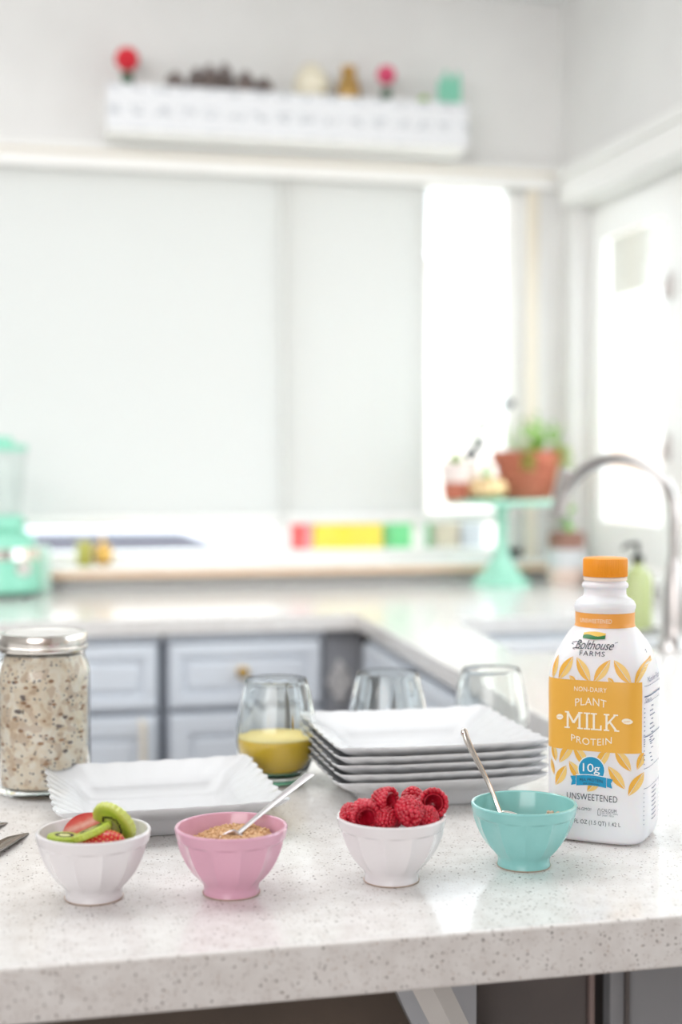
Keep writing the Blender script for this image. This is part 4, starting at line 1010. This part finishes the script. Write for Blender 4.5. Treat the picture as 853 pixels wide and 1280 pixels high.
# ---- milk bottle
BROT = math.radians(-36.7)
cb_ = onZ(755, 1041.5, Z0); cb_.z = Z0+.0003
bt = thing('milk_bottle', 'white plastic bottle with orange cap and orange plant milk label', 'bottle', cb_, BROT)
PROF = [(.036, .0), (.0405, .0012), (.0438, .0045), (.0455, .010), (.0460, .020), (.0460, .120), (.0462, .140), (.0458, .150), (.0444, .160), (.0418, .170), (.0378, .179), (.0335, .186), (.0300, .1905), (.0276, .1925), (.0268, .195), (.0268, .2055), (.0272, .2075), (.0280, .2105), (.0279, .2130), (.0262, .2160), (.0232, .2185), (.0205, .2200), (.0192, .2225), (.0192, .2270), (.0194, .2275), (.0208, .2285), (.0212, .2305), (.0206, .2325), (.0190, .2335), (.0190, .2385)]
def rz_(z):
    for (r0, z0), (r1, z1) in zip(PROF, PROF[1:]):
        if z <= z1: return r0+(r1-r0)*(z-z0)/(z1-z0) if z1 > z0 else r1
    return PROF[-1][0]
def nz_(z): 
    f = min(1, max(0, (z-.145)/.045)); f = f*f*(3-2*f); return 4.6*(1-f)+2*f
def surf(th, z, off=0):
    n = nz_(z); s, c = math.sin(th), math.cos(th)
    r = rz_(z)/((abs(s)**n+abs(c)**n)**(1/n)) + off
    return Vector((r*s, -r*c, z))
def onface(x, z, off, side=0):
    lo, hi = -1.5, 1.5
    for _ in range(26):
        m_ = (lo+hi)/2
        if surf(m_, z).x < x: lo = m_
        else: hi = m_
    p = surf((lo+hi)/2, z, off); return Matrix.Rotation(side, 3, 'Z') @ p
PLW = mat('white_hdpe_plastic', srgb(240, 239, 242), .33, **{'Subsurface Weight': .15, 'Subsurface Scale': .4})
bm = bmesh.new(); nth = 128; rings = []
zs = [z for r, z in PROF]; 
for a_, b_ in list(zip(PROF, PROF[1:])):
    pass
fine = []
for (r0, z0), (r1, z1) in zip(PROF, PROF[1:]):
    k = max(1, int((z1-z0)/.006)); fine += [z0+(z1-z0)*j/k for j in range(k)]
fine.append(PROF[-1][1])
for z in fine: rings.append([bm.verts.new(surf(2*PI*i/nth, z)) for i in range(nth)])
for A, B in zip(rings, rings[1:]):
    for i in range(nth): bm.faces.new((A[i], A[(i+1)%nth], B[(i+1)%nth], B[i]))
bm.faces.new(rings[0]); bm.faces.new(rings[-1]); bmesh.ops.recalc_face_normals(bm, faces=bm.faces)
meshobj('body', bm, PLW, bt, True, 60)
def patch(name, t0, t1, z0, z1, off, m, label=None, nt=70, nz=6):
    bm = bmesh.new(); G = [[bm.verts.new(surf(t0+(t1-t0)*i/nt, z0+(z1-z0)*j/nz, off)) for i in range(nt+1)] for j in range(nz+1)]
    for A, B in zip(G, G[1:]):
        for i in range(nt): bm.faces.new((A[i], A[i+1], B[i+1], B[i]))
    o = meshobj(name, bm, m, bt)
    if label: o['label'] = label
    return o
ORG = mat('orange_yellow_print', srgb(242, 182, 74), .35); ORB = mat('orange_band_print', srgb(247, 170, 78), .35)
CAPM = mat('orange_cap_plastic', srgb(252, 160, 30), .35)
patch('orange_panel', -1.9, .86, .0846, .1480, .00022, ORG, 'orange yellow label panel', 100, 10)
patch('neck_band', -PI, PI*.72, .1925+.0006, .2062, .0003, ORB, 'orange band below the neck', 110, 6)
capr = lambda th, r, z: r-(.00045*(1-abs(math.cos(36*th))) if z < .0155 and r > .0195 else 0)
b = lathe([(.0192, 0), (.0200, 0), (.0204, .0006), (.0204, .0148), (.0200, .0164), (.0186, .0172), (0, .0174), (0, .0160), (.0185, .0155), (.0192, .0145)], 288, fr=capr, z=.2386); meshobj('cap', b, CAPM, bt)
b = lathe([(.0193, .2350), (.0199, .2352), (.0199, .2380), (.0193, .2382)], 64, close=True); meshobj('tamper_ring', b, mat('pale_tamper_ring', srgb(246, 226, 210), .4), bt)
# printed shapes
def flat_to(bmf, fn):
    for v in bmf.verts: v.co = fn(v.co.x, v.co.y)
    return bmf
fcache = {}
def text_bm(s, w, h, cx, cz, bend=0, shear=0, space=1.06, bold=0.0):
    cu = bpy.data.curves.new('lettering', 'FONT'); cu.body = s; cu.size = 1; cu.shear = shear; cu.space_character = space; cu.resolution_u = 3; cu.offset = bold
    ob = bpy.data.objects.new('lettering', cu); C.objects.link(ob); dg = bpy.context.evaluated_depsgraph_get()
    me = bpy.data.meshes.new_from_object(ob.evaluated_get(dg)); bpy.data.objects.remove(ob); bpy.data.curves.remove(cu)
    bm = bmesh.new(); bm.from_mesh(me); bpy.data.meshes.remove(me)
    xs = [v.co.x for v in bm.verts]; ys_ = [v.co.y for v in bm.verts]; x0, x1, y0, y1 = min(xs), max(xs), min(ys_), max(ys_)
    for v in bm.verts:
        x = (v.co.x-(x0+x1)/2)/(x1-x0)*w; y = (v.co.y-(y0+y1)/2)/(y1-y0)*h
        v.co = (x+cx, y+cz+bend*x*x, 0)
    return bm
def poly(bm, pts):
    f = bm.faces.new([bm.verts.new((x, y, 0)) for x, y in pts]); return f
def stroke(bm, pts, w):
    for (x0, y0), (x1, y1) in zip(pts, pts[1:]):
        dx, dy = x1-x0, y1-y0; L_ = math.hypot(dx, dy); nx_, ny_ = -dy/L_*w/2, dx/L_*w/2
        poly(bm, [(x0+nx_, y0+ny_), (x0-nx_, y0-ny_), (x1-nx_, y1-ny_), (x1+nx_, y1+ny_)])
def join(dst, src):
    me = bpy.data.meshes.new('t'); src.to_mesh(me); src.free(); dst.from_mesh(me); bpy.data.meshes.remove(me); return dst
def emit(name, bm, m, off, side=0, label=None):
    bmesh.ops.triangulate(bm, faces=bm.faces)
    for v in bm.verts: v.co = onface(v.co.x, v.co.y, off, side)
    bmesh.ops.recalc_face_normals(bm, faces=bm.faces)
    o = meshobj(name, bm, m, bt, False); o['kind'] = 'stuff'
    if label: o['label'] = label
    return o
XL = lambda px: (px-740.6)*.000729
ZL = lambda py: .342-(py-580)*1.262/1778
KX = lambda cx_: XL(cx_/4.42+660); KZ1 = lambda cy_: ZL(cy_/4.42+680); KZ2 = lambda cy_: ZL(cy_/4.42+860)
INK = mat('dark_blue_ink', srgb(52, 62, 74), .5); CRM = mat('cream_white_ink', srgb(255, 246, 228), .5); BLU = mat('bright_blue_ink', srgb(22, 150, 196), .4)
OR1 = mat('leaf_orange_ink', srgb(240, 180, 66), .4); OR2 = mat('leaf_pale_orange_ink', srgb(246, 206, 122), .4)
# leaf motifs
L1 = bmesh.new(); L2 = bmesh.new()
def leafp(x0, y0, x1, y1, w, zlo=None, zhi=None, xmax=.0405):
    n = 12; dx, dy = x1-x0, y1-y0; L_ = math.hypot(dx, dy); nx_, ny_ = -dy/L_, dx/L_
    for sgn, bmx in ((1, L1), (-1, L2)):
        prev = None
        for i in range(n+1):
            f = i/n; ww = w*.5*math.sin(PI*f)**.85; a = (x0+dx*f+nx_*sgn*w*.03, y0+dy*f+ny_*sgn*w*.03); c_ = (x0+dx*f+nx_*ww*sgn, y0+dy*f+ny_*ww*sgn)
            cl = lambda p_: (max(-.0455, min(p_[0], xmax+.003)), min(max(p_[1], zlo or -1), zhi or 1))
            a, c_ = cl(a), cl(c_)
            if prev and abs(prev[0][1]-a[1])+abs(prev[1][1]-c_[1]) > 1e-6:
                try: poly(bmx, [prev[0], a, c_, prev[1]])
                except Exception: pass
            prev = (a, c_)
ZT = .1480
for (a, b_, c_, d_) in ((165, 770, 240, 640), (342, 775, 262, 643), (362, 775, 445, 648), (560, 775, 465, 648), (578, 790, 622, 640), (128, 770, 148, 640)):
    leafp(KX(a), KZ1(b_), KX(c_), KZ1(d_), .0092 if a not in (128, 578) else .0055, ZT)
for (a, b_, c_, d_) in ((225, 745, 262, 775), (435, 745, 472, 775)): leafp(KX(a), KZ1(b_), KX(c_), KZ1(d_), .004, ZT)
ZB = .0846
for (a, b_, c_, d_, w_) in ((172, 445, 255, 310, .009), (340, 470, 250, 330, .009), (372, 470, 455, 320, .009), (562, 462, 478, 340, .0092), (592, 455, 630, 340, .006), (150, 440, 130, 340, .006),
                        (150, 575, 212, 458, .009), (300, 535, 228, 430, .0085), (532, 562, 443, 442, .0092), (550, 600, 620, 474, .0085), (330, 592, 395, 520, .008), (118, 430, 140, 520, .004), (648, 430, 668, 520, .006)):
    leafp(KX(a), KZ2(b_), KX(c_), KZ2(d_), w_, None, ZB)
emit('leaf_print', L1, OR1, .00030, 0, 'orange halves of printed leaves'); emit('leaf_print', L2, OR2, .00032, 0, 'pale halves of printed leaves')
# cream lettering on the panel
cb2 = text_bm('NON-DAIRY', .0292, .0042, KX(344), ZL(864.4))
join(cb2, text_bm('PLANT', .0280, .0068, KX(346), KZ2(92)+.001, -9.5)); join(cb2, text_bm('PROTEIN', .0365, .0062, KX(350), KZ2(313), 9.0))
# MILK in slab serif strokes
def slab_letters(x0, y0, h):
    bm = bmesh.new(); w = .0019; s_ = .0013
    def stem(x, a=0, b_=1): stroke(bm, [(x, y0+h*a), (x, y0+h*b_)], w)
    def ser(x, top, L_=.0050): y = y0+(h-s_/2 if top else s_/2); stroke(bm, [(x-L_/2, y), (x+L_/2, y)], s_)
    M0, M1 = x0+.002, x0+.0138; stem(M0+.0005); stem(M1-.0005); ser(M0, 0); ser(M1, 0); ser(M0-.0002, 1, .0038); ser(M1+.0002, 1, .0038)
    mid_ = (M0+M1)/2; stroke(bm, [(M0+.0004, y0+h-.0004), (mid_, y0+h*.34)], w); stroke(bm, [(M1-.0004, y0+h-.0004), (mid_, y0+h*.34)], w)
    I = x0+.0200; stem(I); ser(I, 0, .0058); ser(I, 1, .0058)
    L0 = x0+.0262; stem(L0); ser(L0, 1, .0056); stroke(bm, [(L0-.0026, y0+s_/2), (L0+.0070, y0+s_/2)], s_); stroke(bm, [(L0+.0063, y0), (L0+.0063, y0+h*.30)], s_)
    K = x0+.0375; stem(K); ser(K, 0); ser(K, 1); stroke(bm, [(K+.0006, y0+h*.40), (K+.0076, y0+h-.0008)], w*.8); stroke(bm, [(K+.0026, y0+h*.56), (K+.0085, y0+.0008)], w)
    ser(K+.0080, 1, .0040); ser(K+.0090, 0, .0044); return bm
join(cb2, slab_letters(KX(205), ZL(915.4), .0153))
o = emit('label_lettering', cb2, CRM, .00055, 0, 'cream words NON-DAIRY PLANT MILK PROTEIN')
lf = bmesh.new()
for (x_, a_) in ((KX(174), 1), (KX(541), -1)):
    n = 14; poly(lf, [(x_+.0038*math.cos(2*PI*k/n)*(1.25 if a_ < 0 else .9), ZL(902)-.0+.0026*math.sin(2*PI*k/n)*abs(math.sin(2*PI*k/n))**.2+ (.0012*math.cos(2*PI*k/n))*(-a_*-.3)) for k in range(n)])
emit('leaf_icon', lf, CRM, .00055)
lf = bmesh.new()
for x_ in (KX(174), KX(541)): stroke(lf, [(x_-.0028, ZL(902)-.0004), (x_+.0022, ZL(902)+.0002)], .0004)
emit('leaf_vein', lf, ORG, .00075)
# neck band lettering, logo
emit('neck_lettering', text_bm('UNSWEETENED', .0292, .0038, KX(345)-.001, .1995), CRM, .0007, 0, 'cream word UNSWEETENED on the neck band')
lg = text_bm('Bolthouse', .0345, .0076, KX(368)-.0028, .1792, 0, .42, .96)
join(lg, text_bm('FARMS', .0225, .0042, KX(352)-.0012, .1718, 0, 0, 1.15))
stroke(lg, [(KX(300)-.0028, .1806), (KX(268)-.0028, .1814), (KX(244)-.0028, .1804), (KX(240)-.0028, .1792), (KX(252)-.0028, .1786)], .0005)
stroke(lg, [(KX(262)-.0028, .1748), (KX(250)-.0028, .1752), (KX(254)-.0028, .1760), (KX(300)-.0028, .1754)], .0005)
stroke(lg, [(KX(474)-.0028, .1812), (KX(488)-.0028, .1820)], .0004)
emit('brand_lettering', lg, INK, .0008, 0, 'dark script word Bolthouse above the word FARMS')
ex0, ex1, ez0, ez1 = KX(305)-.0038, KX(427)-.0038, .1842, .1905
def egrid(lo, hi):
    bm = bmesh.new(); G = [[bm.verts.new((ex0+(ex1-ex0)*k/14, lo(k/14)+(hi(k/14)-lo(k/14))*j_/5, 0)) for k in range(15)] for j_ in range(6)]
    for A, B in zip(G, G[1:]):
        for k in range(14): bm.faces.new((A[k], A[k+1], B[k+1], B[k]))
    return bm
emit('emblem_sky', egrid(lambda u: ez0+.0024, lambda u: ez1-.0014+.0014*math.sin(PI*u)), mat('emblem_yellow', srgb(238, 196, 84), .4), .0006)
emit('emblem_hills', egrid(lambda u: ez0+.0003*math.cos(PI*u*2), lambda u: ez0+.0030+.0007*math.sin(u*7.2)), mat('emblem_green', srgb(40, 120, 66), .4), .0009)
# badge
bd = bmesh.new(); bx, bz = KX(352), KZ2(468)
poly(bd, [(bx+.0124*math.cos(2*PI*k/40), bz+.0124*math.sin(2*PI*k/40)) for k in range(40)]); emit('badge_rim', bd, mat('white_ink', srgb(252, 252, 252), .4), .0004)
bd = bmesh.new(); poly(bd, [(bx+.0115*math.cos(2*PI*k/40), bz+.0115*math.sin(2*PI*k/40)) for k in range(40)]); emit('badge', bd, BLU, .0006, 0, 'blue round badge')
rb_ = bmesh.new(); zc = KZ2(535)
for k in range(10):
    a = -1+2*k/10; c_ = a+.2; f = lambda u: .0012*(1-u*u)
    poly(rb_, [(bx+.0133*a, zc-.0046+f(a)), (bx+.0133*c_, zc-.0046+f(c_)), (bx+.0133*c_, zc+.0046+f(c_)), (bx+.0133*a, zc+.0046+f(a))])
poly(rb_, [(bx-.0138, zc-.0034), (bx-.0138, zc+.0044), (bx-.0188, zc+.0036), (bx-.0172, zc-.0002), (bx-.0182, zc-.0046)])
poly(rb_, [(bx+.0138, zc-.0034), (bx+.0138, zc+.0044), (bx+.0192, zc+.0036), (bx+.0174, zc-.0002), (bx+.0186, zc-.0046)])
emit('badge_ribbon', rb_, BLU, .0010, 0, 'blue ribbon across the badge')
wr = bmesh.new(); poly(wr, [(bx-.0140, zc+.0047), (bx+.0140, zc+.0047), (bx+.0140, zc+.0055), (bx, zc+.0066), (bx-.0140, zc+.0055)]); emit('ribbon_outline', wr, bpy.data.materials['white_ink'], .0009)
tw = text_bm('10g', .0152, .0098, bx, KZ2(466)+.0002, 0, 0, .95, 0); emit('badge_lettering', tw, bpy.data.materials['white_ink'], .0009, 0, 'white figure 10g')
tk = text_bm('PEA PROTEIN', .0200, .0029, bx, KZ2(524), -8); join(tk, text_bm('PER SERVING', .0140, .0017, bx, KZ2(547), -8)); emit('ribbon_lettering', tk, INK, .0013)
dk = text_bm('UNSWEETENED', .0455, .0058, KX(355), KZ2(624), 0, 0, 1.08)
join(dk, text_bm('NON-GMO!', .0180, .0026, KX(297), KZ2(692))); join(dk, text_bm('CALCIUM', .0131, .0030, KX(448), KZ2(690)))
join(dk, text_bm('48 FL OZ (1.5 QT) 1.42 L', .0472, .0050, KX(345)+.0036, KZ2(768)))
stroke(dk, [(KX(388), KZ2(720)), (KX(388), KZ2(694)), (KX(391), KZ2(690)), (KX(391), KZ2(683)), (KX(399), KZ2(683)), (KX(399), KZ2(690)), (KX(402), KZ2(694)), (KX(402), KZ2(720)), (KX(388), KZ2(720))], .00035)
emit('dark_lettering', dk, INK, .0005, 0, 'dark words UNSWEETENED, CALCIUM and 48 FL OZ (1.5 QT) 1.42 L')
fine_ = text_bm('30% MORE THAN', .0142, .0015, KX(452), KZ2(706)); join(fine_, text_bm('DAIRY MILK', .0105, .0015, KX(444), KZ2(719)))
emit('fine_lettering', fine_, mat('grey_ink', srgb(120, 130, 140), .5), .0005)
# right side panel: nutrition table and shoulder word
sd = bmesh.new(); GI = mat('grey_blue_ink', srgb(96, 108, 140), .5)
SQ = PI/2
x0_, x1_ = -.034, .030
sd = text_bm('Nutrition Facts', .045, .0050, 0-.004, .1490)
for z_, w_ in ((.1440, .0004), (.1345, .0012), (.1290, .0004), (.0985, .0009), (.0700, .0005), (.0520, .0004)): stroke(sd, [(x0_+(x1_-x0_)*k/10, z_) for k in range(11)], w_)
for k in range(9): stroke(sd, [(x0_, .1240-.0040*k-.0), (x0_+.02, .1240-.0040*k), (x0_+.02+.012*((k*7) % 3)/2, .1240-.0040*k)] if (k*7) % 3 else [(x0_, .1240-.0040*k), (x0_+.026, .1240-.0040*k)], .0010)
for k in range(6): stroke(sd, [(x0_, .0940-.0040*k), (x0_+.018+.004*(k % 3), .0940-.0040*k)], .0009)
for k in range(8): stroke(sd, [(x0_, .0480-.0040*k), (x0_+.03, .0480-.0040*k), (x1_, .0480-.0040*k)], .0008)
join(sd, text_bm('Calories', .016, .0038, x0_+.010, .1315-.0)) 
emit('nutrition_print', sd, GI, .0006, SQ, 'small grey blue nutrition table on the side')
sh_ = text_bm('PERFORM', .024, .0034, -.006, .1730); emit('shoulder_lettering', sh_, GI, .0010, SQ*.74)
